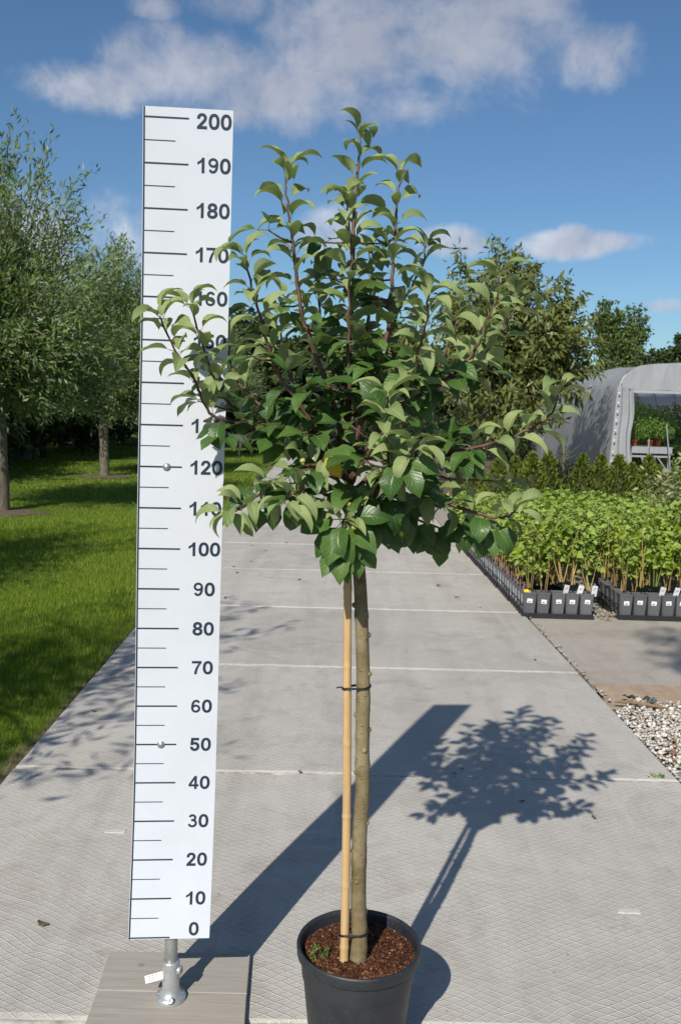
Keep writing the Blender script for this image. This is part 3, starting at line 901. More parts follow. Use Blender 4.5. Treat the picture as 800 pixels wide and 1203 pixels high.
# digit outlines, bold grotesque, one unit = em
GLYPHS = {'0': ([(0.339,0.003),(0.306,-0.017),(0.268,-0.029),(0.227,-0.033),(0.186,-0.029),(0.148,-0.017),(0.114,0.003),(0.085,0.031),(0.062,0.065),(0.044,0.104),(0.032,0.149),(0.024,0.199),(0.022,0.254),(0.024,0.309),(0.032,0.359),(0.045,0.404),(0.063,0.444),(0.086,0.478),(0.114,0.505),(0.148,0.526),(0.186,0.538),(0.227,0.542),(0.268,0.538),(0.305,0.526),(0.339,0.505),(0.368,0.478),(0.391,0.444),(0.409,0.404),(0.421,0.359),(0.429,0.309),(0.431,0.254),(0.429,0.199),(0.421,0.149),(0.409,0.104),(0.391,0.065),(0.368,0.031),(0.181,0.093),(0.194,0.083),(0.209,0.078),(0.227,0.076),(0.244,0.078),(0.259,0.083),(0.273,0.093),(0.285,0.107),(0.296,0.127),(0.305,0.151),(0.312,0.181),(0.316,0.215),(0.318,0.254),(0.316,0.293),(0.312,0.328),(0.305,0.357),(0.296,0.382),(0.285,0.401),(0.273,0.416),(0.259,0.426),(0.244,0.431),(0.227,0.433),(0.209,0.431),(0.194,0.426),(0.181,0.416),(0.168,0.401),(0.157,0.382),(0.148,0.357),(0.141,0.328),(0.137,0.293),(0.135,0.254),(0.137,0.215),(0.141,0.181),(0.148,0.151),(0.157,0.127),(0.168,0.107)],[(20,22,21),(19,22,20),(19,23,22),(18,23,19),(18,24,23),(17,24,18),(17,25,24),(16,25,17),(16,26,25),(15,58,16),(58,57,16),(57,26,16),(57,56,26),(56,27,26),(55,27,56),(15,59,58),(54,27,55),(15,60,59),(15,61,60),(53,27,54),(14,61,15),(53,28,27),(14,62,61),(52,28,53),(51,28,52),(14,63,62),(13,63,14),(51,29,28),(50,29,51),(13,64,63),(49,29,50),(13,65,64),(12,65,13),(49,30,29),(48,30,49),(12,66,65),(11,66,12),(48,31,30),(11,67,66),(47,31,48),(11,68,67),(46,31,47),(10,68,11),(46,32,31),(10,69,68),(45,32,46),(10,70,69),(44,32,45),(9,70,10),(44,33,32),(9,71,70),(43,33,44),(42,33,43),(9,36,71),(42,34,33),(8,36,9),(41,34,42),(8,37,36),(8,38,37),(40,34,41),(8,39,38),(39,34,40),(8,34,39),(8,35,34),(7,35,8),(7,0,35),(6,0,7),(6,1,0),(5,1,6),(5,2,1),(4,2,5),(4,3,2)]),
'1': ([(0.345,-0.026),(0.238,-0.026),(0.238,0.375),(0.165,0.315),(0.075,0.275),(0.075,0.372),(0.155,0.412),(0.215,0.465),(0.258,0.535),(0.345,0.535)],[(0,9,8,2,1),(8,7,3,2),(7,6,3),(6,5,4,3)]),
'2': ([(0.415,-0.026),(0.038,-0.026),(0.038,0.058),(0.215,0.247),(0.233,0.266),(0.249,0.283),(0.262,0.299),(0.272,0.313),(0.281,0.325),(0.287,0.337),(0.291,0.348),(0.293,0.359),(0.294,0.371),(0.293,0.384),(0.29,0.395),(0.286,0.405),(0.279,0.413),(0.271,0.42),(0.262,0.426),(0.25,0.43),(0.238,0.433),(0.224,0.433),(0.209,0.432),(0.196,0.429),(0.185,0.425),(0.176,0.418),(0.168,0.41),(0.162,0.401),(0.157,0.39),(0.154,0.377),(0.151,0.336),(0.037,0.336),(0.042,0.395),(0.05,0.427),(0.064,0.456),(0.082,0.481),(0.104,0.502),(0.131,0.519),(0.16,0.532),(0.192,0.539),(0.225,0.542),(0.258,0.539),(0.289,0.532),(0.318,0.52),(0.344,0.503),(0.365,0.483),(0.383,0.459),(0.397,0.432),(0.405,0.403),(0.407,0.373),(0.406,0.351),(0.402,0.329),(0.395,0.308),(0.386,0.287),(0.373,0.265),(0.357,0.243),(0.337,0.219),(0.314,0.192),(0.286,0.162),(0.179,0.05),(0.179,0.083),(0.415,0.083)],[(39,41,40),(39,42,41),(38,42,39),(38,43,42),(37,43,38),(37,44,43),(36,44,37),(36,45,44),(35,45,36),(35,46,45),(34,46,35),(34,47,46),(33,21,34),(21,47,34),(33,22,21),(20,47,21),(19,47,20),(33,23,22),(19,48,47),(18,48,19),(33,24,23),(32,24,33),(17,48,18),(32,25,24),(16,48,17),(32,26,25),(15,48,16),(32,27,26),(14,48,15),(14,49,48),(32,28,27),(31,28,32),(13,49,14),(31,29,28),(12,49,13),(31,30,29),(12,50,49),(11,50,12),(10,50,11),(10,51,50),(9,51,10),(8,51,9),(8,52,51),(7,52,8),(6,52,7),(6,53,52),(5,53,6),(5,54,53),(4,54,5),(3,54,4),(3,55,54),(2,55,3),(2,56,55),(2,57,56),(2,58,57),(2,60,58),(60,59,58),(2,61,60),(2,0,61),(1,0,2)]),
'3': ([(0.062,0.434,0),(0.146,0.392,0),(0.08,0.468,0),(0.156,0.414,0),(0.112,0.502,0),(0.169,0.427,0),(0.153,0.525,0),(0.187,0.437,0),(0.199,0.536,0),(0.209,0.442,0),(0.246,0.535,0),(0.231,0.442,0),(0.291,0.522,0),(0.252,0.436,0),(0.33,0.497,0),(0.27,0.425,0),(0.361,0.461,0),(0.281,0.411,0),(0.379,0.419,0),(0.288,0.397,0),(0.382,0.372,0),(0.289,0.382,0),(0.37,0.327,0),(0.285,0.367,0),(0.344,0.289,0),(0.275,0.352,0),(0.308,0.259,0),(0.26,0.34,0),(0.265,0.241,0),(0.24,0.332,0),(0.221,0.235,0),(0.215,0.329,0),(0.17,0.235,0),(0.17,0.329,0),(0.168,0.329,0.0002),(0.172,0.235,0.0002),(0.226,0.331,0.0002),(0.221,0.237,0.0002),(0.28,0.322,0.0002),(0.252,0.232,0.0002),(0.331,0.298,0.0002),(0.279,0.219,0.0002),(0.372,0.262,0.0002),(0.3,0.201,0.0002),(0.401,0.215,0.0002),(0.314,0.179,0.0002),(0.413,0.162,0.0002),(0.319,0.156,0.0002),(0.407,0.107,0.0002),(0.316,0.133,0.0002),(0.384,0.058,0.0002),(0.306,0.11,0.0002),(0.346,0.017,0.0002),(0.288,0.091,0.0002),(0.299,-0.011,0.0002),(0.262,0.076,0.0002),(0.244,-0.025,0.0002),(0.233,0.068,0.0002),(0.188,-0.025,0.0002),(0.201,0.068,0.0002),(0.134,-0.01,0.0002),(0.172,0.076,0.0002),(0.087,0.019,0.0002),(0.147,0.092,0.0002),(0.05,0.06,0.0002),(0.129,0.112,0.0002),(0.031,0.103,0.0002),(0.117,0.141,0.0002)],[(0,1,3,2),(2,3,5,4),(4,5,7,6),(6,7,9,8),(8,9,11,10),(10,11,13,12),(12,13,15,14),(14,15,17,16),(16,17,19,18),(18,19,21,20),(20,21,23,22),(22,23,25,24),(24,25,27,26),(26,27,29,28),(28,29,31,30),(30,31,33,32),(34,35,37,36),(36,37,39,38),(38,39,41,40),(40,41,43,42),(42,43,45,44),(44,45,47,46),(46,47,49,48),(48,49,51,50),(50,51,53,52),(52,53,55,54),(54,55,57,56),(56,57,59,58),(58,59,61,60),(60,61,63,62),(62,63,65,64),(64,65,67,66)]),
'4': ([(0.25,-0.026),(0.35,-0.026),(0.35,0.535),(0.25,0.535),(0.015,0.085),(0.25,0.085),(0.25,0.178),(0.015,0.178),(0.35,0.085),(0.425,0.085),(0.425,0.178),(0.35,0.178),(0.125,0.178),(0.25,0.385)],[(0,1,2,3),(4,5,6,7),(8,9,10,11),(7,12,13,3)]),
'5': ([(0.322,-0.007),(0.291,-0.022),(0.257,-0.03),(0.221,-0.033),(0.188,-0.031),(0.157,-0.024),(0.128,-0.012),(0.102,0.003),(0.08,0.023),(0.061,0.045),(0.047,0.071),(0.038,0.099),(0.03,0.156),(0.144,0.156),(0.15,0.122),(0.154,0.113),(0.159,0.104),(0.166,0.096),(0.174,0.09),(0.185,0.084),(0.196,0.079),(0.208,0.077),(0.221,0.076),(0.237,0.077),(0.25,0.081),(0.263,0.087),(0.274,0.095),(0.283,0.105),(0.291,0.117),(0.297,0.13),(0.3,0.145),(0.302,0.162),(0.3,0.179),(0.297,0.195),(0.291,0.209),(0.283,0.221),(0.273,0.231),(0.261,0.24),(0.248,0.246),(0.234,0.25),(0.218,0.251),(0.204,0.25),(0.19,0.248),(0.176,0.244),(0.164,0.239),(0.154,0.233),(0.136,0.219),(0.039,0.23),(0.073,0.535),(0.392,0.535),(0.392,0.426),(0.174,0.426),(0.163,0.327),(0.127,0.327),(0.134,0.332),(0.151,0.342),(0.169,0.349),(0.188,0.355),(0.209,0.358),(0.23,0.36),(0.255,0.358),(0.28,0.353),(0.304,0.345),(0.326,0.334),(0.346,0.32),(0.364,0.303),(0.38,0.284),(0.393,0.263),(0.403,0.241),(0.411,0.216),(0.415,0.19),(0.417,0.163),(0.414,0.127),(0.406,0.094),(0.392,0.063),(0.372,0.035),(0.349,0.012)],[(47,51,48),(51,49,48),(51,50,49),(47,53,51),(53,54,51),(54,55,51),(55,52,51),(58,60,59),(57,60,58),(57,61,60),(56,61,57),(56,62,61),(55,62,56),(55,63,62),(52,63,55),(52,64,63),(47,52,53),(47,64,52),(47,65,64),(47,66,65),(47,41,66),(41,67,66),(41,40,67),(40,68,67),(39,68,40),(47,42,41),(38,68,39),(47,43,42),(37,68,38),(47,44,43),(37,69,68),(36,69,37),(47,45,44),(47,46,45),(35,69,36),(34,69,35),(34,70,69),(33,70,34),(32,70,33),(32,71,70),(31,71,32),(31,72,71),(30,72,31),(11,13,12),(11,14,13),(29,72,30),(28,72,29),(28,73,72),(11,15,14),(27,73,28),(11,16,15),(26,73,27),(11,17,16),(10,17,11),(10,18,17),(25,73,26),(25,74,73),(10,19,18),(24,74,25),(10,20,19),(23,74,24),(10,21,20),(22,74,23),(10,22,21),(10,74,22),(9,74,10),(9,75,74),(8,75,9),(8,76,75),(7,76,8),(7,0,76),(6,0,7),(6,1,0),(5,1,6),(5,2,1),(4,2,5),(4,3,2)]),
'6': ([(0.321,0.148,0),(0.413,0.148,0),(0.316,0.176,0),(0.401,0.209,0),(0.3,0.201,0),(0.368,0.263,0),(0.275,0.22,0),(0.317,0.301,0),(0.242,0.231,0),(0.257,0.321,0),(0.208,0.231,0),(0.193,0.321,0),(0.175,0.22,0),(0.133,0.301,0),(0.15,0.201,0),(0.082,0.263,0),(0.134,0.176,0),(0.049,0.209,0),(0.129,0.148,0),(0.037,0.148,0),(0.134,0.12,0),(0.049,0.087,0),(0.15,0.095,0),(0.082,0.033,0),(0.175,0.076,0),(0.133,-0.005,0),(0.208,0.065,0),(0.193,-0.025,0),(0.242,0.065,0),(0.257,-0.025,0),(0.275,0.076,0),(0.317,-0.005,0),(0.3,0.095,0),(0.368,0.033,0),(0.316,0.12,0),(0.401,0.087,0),(0.321,0.148,0),(0.413,0.148,0),(0.037,0.149,0.0002),(0.129,0.151,0.0002),(0.036,0.242,0.0002),(0.128,0.238,0.0002),(0.047,0.34,0.0002),(0.137,0.32,0.0002),(0.08,0.432,0.0002),(0.16,0.388,0.0002),(0.138,0.499,0.0002),(0.192,0.425,0.0002),(0.219,0.532,0.0002),(0.231,0.44,0.0002),(0.301,0.521,0.0002),(0.269,0.435,0.0002),(0.361,0.479,0.0002),(0.289,0.421,0.0002),(0.39,0.419,0.0002),(0.306,0.381,0.0002)],[(0,1,3,2),(2,3,5,4),(4,5,7,6),(6,7,9,8),(8,9,11,10),(10,11,13,12),(12,13,15,14),(14,15,17,16),(16,17,19,18),(18,19,21,20),(20,21,23,22),(22,23,25,24),(24,25,27,26),(26,27,29,28),(28,29,31,30),(30,31,33,32),(32,33,35,34),(34,35,37,36),(38,39,41,40),(40,41,43,42),(42,43,45,44),(44,45,47,46),(46,47,49,48),(48,49,51,50),(50,51,53,52),(52,53,55,54)]),
'7': ([(0.028,0.535),(0.028,0.437),(0.305,0.437),(0.2,0.27),(0.145,0.12),(0.125,-0.026),(0.232,-0.026),(0.245,0.1),(0.285,0.24),(0.35,0.37),(0.42,0.455),(0.42,0.535)],[(0,1,2,10,11),(10,2,9),(9,2,3,8),(8,3,4,7),(7,4,5,6)]),
'8': ([(0.328,-0.012),(0.296,-0.024),(0.263,-0.031),(0.226,-0.033),(0.19,-0.031),(0.156,-0.024),(0.125,-0.012),(0.097,0.004),(0.072,0.023),(0.053,0.047),(0.038,0.074),(0.029,0.104),(0.026,0.135),(0.028,0.16),(0.033,0.184),(0.041,0.206),(0.053,0.227),(0.068,0.245),(0.085,0.261),(0.104,0.275),(0.125,0.284),(0.127,0.285),(0.127,0.249),(0.117,0.252),(0.092,0.27),(0.071,0.293),(0.056,0.32),(0.047,0.349),(0.044,0.38),(0.047,0.41),(0.055,0.438),(0.069,0.464),(0.087,0.487),(0.109,0.506),(0.134,0.521),(0.163,0.533),(0.194,0.539),(0.226,0.542),(0.259,0.539),(0.289,0.533),(0.318,0.521),(0.343,0.506),(0.365,0.487),(0.383,0.464),(0.397,0.438),(0.405,0.41),(0.408,0.38),(0.405,0.349),(0.396,0.32),(0.381,0.293),(0.36,0.27),(0.335,0.252),(0.326,0.249),(0.326,0.284),(0.327,0.284),(0.348,0.275),(0.368,0.261),(0.384,0.245),(0.399,0.227),(0.411,0.206),(0.42,0.184),(0.425,0.16),(0.427,0.135),(0.424,0.104),(0.415,0.074),(0.4,0.047),(0.38,0.023),(0.356,0.004),(0.178,0.084),(0.192,0.079),(0.208,0.076),(0.226,0.075),(0.245,0.076),(0.261,0.079),(0.274,0.084),(0.285,0.09),(0.294,0.098),(0.301,0.106),(0.306,0.116),(0.309,0.126),(0.311,0.139),(0.309,0.152),(0.306,0.164),(0.3,0.174),(0.293,0.184),(0.283,0.192),(0.271,0.199),(0.258,0.205),(0.243,0.208),(0.226,0.209),(0.209,0.208),(0.194,0.205),(0.181,0.199),(0.169,0.192),(0.159,0.184),(0.152,0.174),(0.146,0.164),(0.143,0.152),(0.141,0.139),(0.143,0.126),(0.146,0.115),(0.151,0.106),(0.158,0.098),(0.167,0.09),(0.189,0.324),(0.2,0.319),(0.213,0.317),(0.226,0.316),(0.24,0.317),(0.252,0.319),(0.262,0.323),(0.271,0.329),(0.279,0.336),(0.285,0.344),(0.289,0.353),(0.292,0.364),(0.293,0.376),(0.292,0.388),(0.29,0.398),(0.285,0.407),(0.28,0.414),(0.272,0.421),(0.263,0.426),(0.253,0.43),(0.24,0.433),(0.226,0.434),(0.212,0.433),(0.2,0.43),(0.189,0.426),(0.18,0.421),(0.173,0.414),(0.167,0.406),(0.163,0.398),(0.16,0.387),(0.159,0.376),(0.16,0.364),(0.163,0.353),(0.167,0.344),(0.173,0.336),(0.18,0.329)],[(36,38,37),(35,38,36),(35,39,38),(34,39,35),(34,40,39),(33,40,34),(33,41,40),(32,41,33),(32,42,41),(32,43,42),(31,43,32),(31,44,43),(30,44,31),(30,125,44),(125,124,44),(124,45,44),(29,126,30),(126,125,30),(123,45,124),(29,127,126),(122,45,123),(29,128,127),(121,45,122),(29,129,128),(120,45,121),(29,130,129),(119,45,120),(29,131,130),(119,46,45),(28,131,29),(118,46,119),(28,132,131),(117,46,118),(28,133,132),(116,46,117),(28,134,133),(116,47,46),(27,134,28),(115,47,116),(27,135,134),(114,47,115),(27,136,135),(113,47,114),(27,137,136),(113,48,47),(26,137,27),(112,48,113),(26,138,137),(111,48,112),(26,139,138),(26,104,139),(110,48,111),(26,105,104),(109,48,110),(109,49,48),(25,105,26),(25,106,105),(108,49,109),(25,107,106),(107,49,108),(25,49,107),(25,53,49),(53,54,49),(54,50,49),(24,20,25),(20,21,25),(21,53,25),(22,53,21),(22,52,53),(24,19,20),(55,50,54),(24,18,19),(56,50,55),(51,56,50),(18,23,24),(17,23,18),(51,57,56),(52,57,51),(17,22,23),(22,57,52),(17,57,22),(16,57,17),(16,58,57),(16,59,58),(15,89,16),(89,59,16),(15,90,89),(88,59,89),(87,59,88),(15,91,90),(87,60,59),(14,91,15),(86,60,87),(14,92,91),(85,60,86),(14,93,92),(14,94,93),(84,60,85),(14,95,94),(83,60,84),(83,61,60),(13,95,14),(13,96,95),(82,61,83),(13,97,96),(81,61,82),(81,62,61),(12,97,13),(12,98,97),(80,62,81),(79,62,80),(12,99,98),(79,63,62),(11,99,12),(78,63,79),(11,100,99),(77,63,78),(11,101,100),(76,63,77),(11,102,101),(10,102,11),(76,64,63),(75,64,76),(10,103,102),(10,68,103),(74,64,75),(10,69,68),(73,64,74),(10,70,69),(72,64,73),(10,71,70),(71,64,72),(10,64,71),(9,64,10),(9,65,64),(8,65,9),(8,66,65),(7,66,8),(7,67,66),(6,67,7),(6,0,67),(6,1,0),(5,1,6),(5,2,1),(4,2,5),(4,3,2)]),
'9': ([(0.125,0.361,0),(0.033,0.361,0),(0.13,0.333,0),(0.045,0.3,0),(0.146,0.308,0),(0.078,0.246,0),(0.171,0.289,0),(0.129,0.208,0),(0.204,0.278,0),(0.189,0.188,0),(0.238,0.278,0),(0.253,0.188,0),(0.271,0.289,0),(0.313,0.208,0),(0.296,0.308,0),(0.364,0.246,0),(0.312,0.333,0),(0.397,0.3,0),(0.317,0.361,0),(0.409,0.361,0),(0.312,0.389,0),(0.397,0.422,0),(0.296,0.414,0),(0.364,0.476,0),(0.271,0.433,0),(0.313,0.514,0),(0.238,0.444,0),(0.253,0.534,0),(0.204,0.444,0),(0.189,0.534,0),(0.171,0.433,0),(0.129,0.514,0),(0.146,0.414,0),(0.078,0.476,0),(0.13,0.389,0),(0.045,0.422,0),(0.125,0.361,0),(0.033,0.361,0),(0.409,0.36,0.0002),(0.317,0.358,0.0002),(0.41,0.267,0.0002),(0.318,0.271,0.0002),(0.399,0.169,0.0002),(0.309,0.189,0.0002),(0.366,0.077,0.0002),(0.286,0.121,0.0002),(0.308,0.01,0.0002),(0.254,0.084,0.0002),(0.227,-0.023,0.0002),(0.215,0.069,0.0002),(0.145,-0.012,0.0002),(0.177,0.074,0.0002),(0.085,0.03,0.0002),(0.157,0.088,0.0002),(0.056,0.09,0.0002),(0.14,0.128,0.0002)],[(0,1,3,2),(2,3,5,4),(4,5,7,6),(6,7,9,8),(8,9,11,10),(10,11,13,12),(12,13,15,14),(14,15,17,16),(16,17,19,18),(18,19,21,20),(20,21,23,22),(22,23,25,24),(24,25,27,26),(26,27,29,28),(28,29,31,30),(30,31,33,32),(32,33,35,34),(34,35,37,36),(38,39,41,40),(40,41,43,42),(42,43,45,44),(44,45,47,46),(46,47,49,48),(48,49,51,50),(50,51,53,52),(52,53,55,54)])}

# ================================================================== RULER
RU = dict(x=-0.5072, y=2.1901, h0=0.2025, ly=-0.0036, lx=0.016, bow=0.0249, yaw=0.0876, w=0.2043, b3=0.0066, b4=0.0073)


def ruler_pt(u, v, off=0.0):
    """point on the slightly bowed board: u across from the left edge, v up from the zero line, off towards the viewer"""
    t = v / 2
    d = RU['ly'] * v + RU['bow'] * 4 * t * (1 - t) + RU['b3'] * math.sin(2 * PI * t) + RU['b4'] * math.sin(3 * PI * t)
    return Vector((u * math.cos(RU['yaw']) + RU['lx'] * v + off * math.sin(RU['yaw']),
                   d + u * math.sin(RU['yaw']) - off * math.cos(RU['yaw']), v))


ruler = empty('measuring_board', (RU['x'], RU['y'], RU['h0']), 'tall white measuring board marked 0 to 200 on a galvanised pipe foot', 'measuring board')


def ruler_patch(mb, u0, u1, v0, v1, off, back=None):
    n = max(1, int((v1 - v0) / 0.05))
    vs, fs = [], []
    for i in range(n + 1):
        v = v0 + (v1 - v0) * i / n
        vs += [ruler_pt(u0, v, off), ruler_pt(u1, v, off)]
        if back is not None:
            vs += [ruler_pt(u1, v, back), ruler_pt(u0, v, back)]
    q = 4 if back is not None else 2
    for i in range(n):
        a = i * q
        for k in range(q if back is not None else 1):
            k2 = (k + 1) % q
            fs.append((a + k, a + k2, a + q + k2, a + q + k))
    if back is not None:
        fs.append((3, 2, 1, 0))
        e = n * q
        fs.append((e, e + 1, e + 2, e + 3))
    mb.add(vs, fs)
    return mb


ruler_patch(MB(), 0, RU['w'], -0.004, 2.0225, 0.0, -0.004).build('board', 'board_white', ruler)
ruler_patch(MB(), 0.0012, 0.0050, -0.0035, 2.022, 0.0006).build('edge_line', 'print_ink', ruler)
for k in range(41):
    v = k * 0.05
    if k % 2 == 0:
        ruler_patch(MB(), 0.0050, 0.104, max(v - 0.0019, -.0035), v + 0.0019, 0.0006).build('scale_line', 'print_ink', ruler)
    else:
        ruler_patch(MB(), 0.0050, 0.074, v - 0.0011, v + 0.0011, 0.0006).build('scale_line', 'print_ink', ruler)
DH = 0.0345 / 0.568
for k in range(21):
    txt = str(k * 10)
    mb = MB()
    adv = 0.452 * DH
    wtot = adv * len(txt)
    uc = 0.161 + (0.003 if len(txt) < 3 else 0)
    vc = k * 0.1 + (0.021 if k == 0 else (-0.004 if k == 20 else 0))
    for i, ch in enumerate(txt):
        gv, gf = GLYPHS[ch]
        u0 = uc - wtot / 2 + i * adv
        vs = [ruler_pt(u0 + q[0] * DH, vc + (q[1] - 0.254) * DH, 0.0006 + (q[2] if len(q) > 2 else 0)) for q in gv]
        mb.add(vs, gf)
    mb.build('numeral', 'print_ink', ruler)
for (u, v) in ((0.068, 1.2), (0.066, 0.5)):
    c = ruler_pt(u, v, 0.0)
    mb = MB()
    mb.lathe([(0.0095, 0), (0.0095, 0.0015), (0.0078, 0.0018), (0.0068, 0.004), (0.0045, 0.0058), (0.0001, 0.0065)], 20)
    o = mb.build('bolt', 'zinc', ruler, sm=True)
    o.rotation_euler = (PI / 2, 0, RU['yaw'])
    o.location = c
# pipe, socket and flange
PX, PY = 0.1035, 0.033
zf = 0.021 - RU['h0']
mb = MB()
pp = [Vector((PX, PY, zf + 0.03)), Vector((PX, PY, -0.02))]
for k in range(17):
    pp.append(ruler_pt(PX, 0.05 + k * 0.1, -0.0235))
mb.tube(pp, 0.0165, 24)
pipe = mb.build('pipe', 'zinc', ruler, sm=True)
mb = MB()
mb.lathe([(0.0165, 0.105), (0.0212, 0.105), (0.0222, 0.101), (0.0222, 0.030), (0.025, 0.020), (0.031, 0.013), (0.0375, 0.0105), (0.039, 0.007), (0.039, 0.0)], 36, (PX, PY, zf))
fl = mb.build('pipe_flange', 'zinc_cast', ruler, sm=True)
mb = MB()
mb.lathe([(0.0085, -0.004), (0.0085, 0.002), (0.0068, 0.004), (0.0035, 0.0045), (0.003, 0.0015), (0.0001, 0.0015)], 18)
s1 = mb.build('set_screw', 'zinc', fl, sm=True)
s1.location = (PX + 0.006, PY - 0.0375, zf + 0.0165)
s1.rotation_euler = (math.radians(52), 0, 0)
mb = MB()
mb.lathe([(0.0115, -0.008), (0.0115, 0.004), (0.0095, 0.006), (0.0045, 0.0062), (0.004, 0.003), (0.0001, 0.003)], 18)
s2 = mb.build('set_screw', 'zinc_cast', fl, sm=True)
s2.location = (PX + 0.0225, PY - 0.004, zf + 0.080)
s2.rotation_euler = (0, math.radians(88), math.radians(-15))
for (dx, dy) in ((-0.03, 0.0), (0.03, 0.006), (0.0, 0.031)):
    mb = MB().lathe([(0.0045, 0.0), (0.0045, 0.0025), (0.0001, 0.0035)], 10, (PX + dx, PY + dy, zf + 0.0105))
    mb.build('screw', 'zinc', fl, sm=True)
mb = MB()
T = Matrix.Translation((PX - 0.042, PY - 0.008, zf + 0.060)) @ Matrix.Rotation(math.radians(-18), 4, 'Y') @ Matrix.Rotation(math.radians(-30), 4, 'X')
mb.box(-0.024, 0.024, -0.0006, 0.0006, -0.009, 0.009, mat=T)
tg = mb.build('paper_tag', 'paper', ruler)
mb = MB()
for i in range(3):
    mb.box(-0.019, 0.013 - 0.006 * i, -0.0012, -0.0007, 0.005 - i * 0.005, 0.0062 - i * 0.005, mat=T)
mb.build('tag_print', 'label_print', tg)

# wooden footboard of two planks
board = empty('footboard', (-0.407, 2.27, 0.0), 'weathered grey two-plank board lying under the measuring board', 'board')


def plank(c, r):
    """c: four corners in world x, y at the top, laid flat"""
    ox, oy = board.location.x, board.location.y
    zt, zb = 0.020, 0.0015
    P4 = [Vector((x - ox, y - oy, 0)) for x, y in c]
    cen = sum(P4, Vector()) / 4
    vs = []
    for (ins, z) in ((0.0018, zt), (0.0, zt - 0.0018), (0.0, zb)):
        for p in P4:
            d = cen - p
            vs.append(p + Vector((math.copysign(ins, d.x), math.copysign(ins, d.y), z)))
    fs = [(0, 1, 2, 3)] + [(k * 4 + (i + 1) % 4, k * 4 + i, k * 4 + 4 + i, k * 4 + 4 + (i + 1) % 4) for k in range(2) for i in range(4)]
    return MB().add(vs, fs).build('plank', 'grey_wood', board)


plank([(-0.602, 2.2475), (-0.209, 2.2505), (-0.218, 2.424), (-0.613, 2.421)], 1)
plank([(-0.594, 2.060), (-0.198, 2.066), (-0.2095, 2.2490), (-0.601, 2.2460)], 2)

# ================================================================== POT, CANE, TREE
POTC = Vector((0.0745, 2.095, 0.0))
PH = 0.270
pot = empty('plant_pot', POTC, 'large round black plastic pot holding the apple tree', 'plant pot')
prof = [(0.112, 0.0), (0.113, 0.004), (0.1385, PH - 0.034), (0.139, PH - 0.030), (0.1475, PH - 0.029), (0.1490, PH - 0.026), (0.1505, PH - 0.006), (0.1490, PH - 0.001), (0.1465, PH),
        (0.1425, PH - 0.002), (0.1405, PH - 0.010), (0.1385, PH - 0.05), (0.136, PH - 0.08)]
MB().lathe(prof, 72).build('pot_wall', 'pot_black', pot, sm=True)
# soil surface, crumbled
V, F = [], []
nr, ns = 14, 56
zs = PH - 0.032
V.append((0, 0, zs + 0.012))
for i in range(1, nr + 1):
    r = 0.1385 * i / nr
    for k in range(ns):
        an = 2 * PI * k / ns
        V.append((r * math.cos(an), r * math.sin(an), zs + 0.012 * (1 - (i / nr) ** 2) + random.uniform(-0.003, 0.003) * (i < nr)))
for k in range(ns):
    F.append((0, 1 + k, 1 + (k + 1) % ns))
for i in range(nr - 1):
    for k in range(ns):
        a, c = 1 + i * ns + k, 1 + i * ns + (k + 1) % ns
        F.append((a, a + ns, c + ns, c))
MB().add(V, F).build('soil', 'potting_soil', pot, sm=True)
n = 2600
rr = 0.136 * np.sqrt(RNG.random(n))
aa = RNG.uniform(0, 2 * PI, n)
P_ = np.stack([rr * np.cos(aa), rr * np.sin(aa), zs + 0.012 * (1 - (rr / .1385) ** 2) + RNG.uniform(0, .004, n)], 1)
szz = RNG.uniform(.001, .0046, n) * RNG.uniform(.5, 1, n)
tag(add_obj('soil_crumbs', rocks('soil_crumbs', P_, szz, 'soil_crumb', RNG.random(n), 0.7), pot), kind='stuff')
# a few weeds and a fallen yellow leaf in the pot
wd = empty('weed_sprig', POTC + Vector((-0.088, -0.018, zs + 0.006)), 'small weed sprigs in the soil at the left inside the black pot', 'weed')
mb = MB()
lf = []
for i in range(9):
    a = random.uniform(0, 2 * PI)
    bx, by = random.uniform(-.02, .02), random.uniform(-.03, .01)
    h = random.uniform(.018, .04)
    e = Vector((bx + math.cos(a) * .02, by + math.sin(a) * .02, h))
    mb.tube([(bx, by, 0), ((bx + e.x) / 2, (by + e.y) / 2, h * .7), e], .0007, 5)
    for j in range(6):
        t = random.uniform(.4, 1)
        lf.append((bx + (e.x - bx) * t, by + (e.y - by) * t, h * t))
mb.build('stem', 'weed_green', wd)
lf = np.array(lf)
V, F, T = leaf_cloud(lf, RNG.normal(size=lf.shape) + [0, 0, .3], RNG.uniform(.006, .012, len(lf)), .006)
add_obj('leaves', np_mesh('leaves', V, F, 'bench_leaf', T), wd)

cane = empty('bamboo_cane', (0.0395, 2.052, zs + 0.005), 'pale yellow bamboo cane tied to the left of the trunk', 'cane')
c0, c1 = Vector((0, 0, 0)), Vector((-0.020, 0.012, 1.12))
pts, rad = [], []
nodes = [0.0, 0.035, 0.19, 0.36, 0.535, 0.72, 0.90, 1.06]
z = -0.02
while z <= 1.12:
    t = z / 1.12
    r = 0.0104 - 0.0012 * t
    for nz in nodes:
        d = abs(z - nz - 0.004)
        if d < 0.008:
            r += 0.0012 * (1 - d / 0.008)
    pts.append(c0.lerp(c1, t) + Vector((0.002 * math.sin(z * 5), 0, 0)))
    rad.append(r)
    z += 0.004
MB().tube(pts, rad, 16).build('cane_shaft', 'bamboo', cane, sm=True)


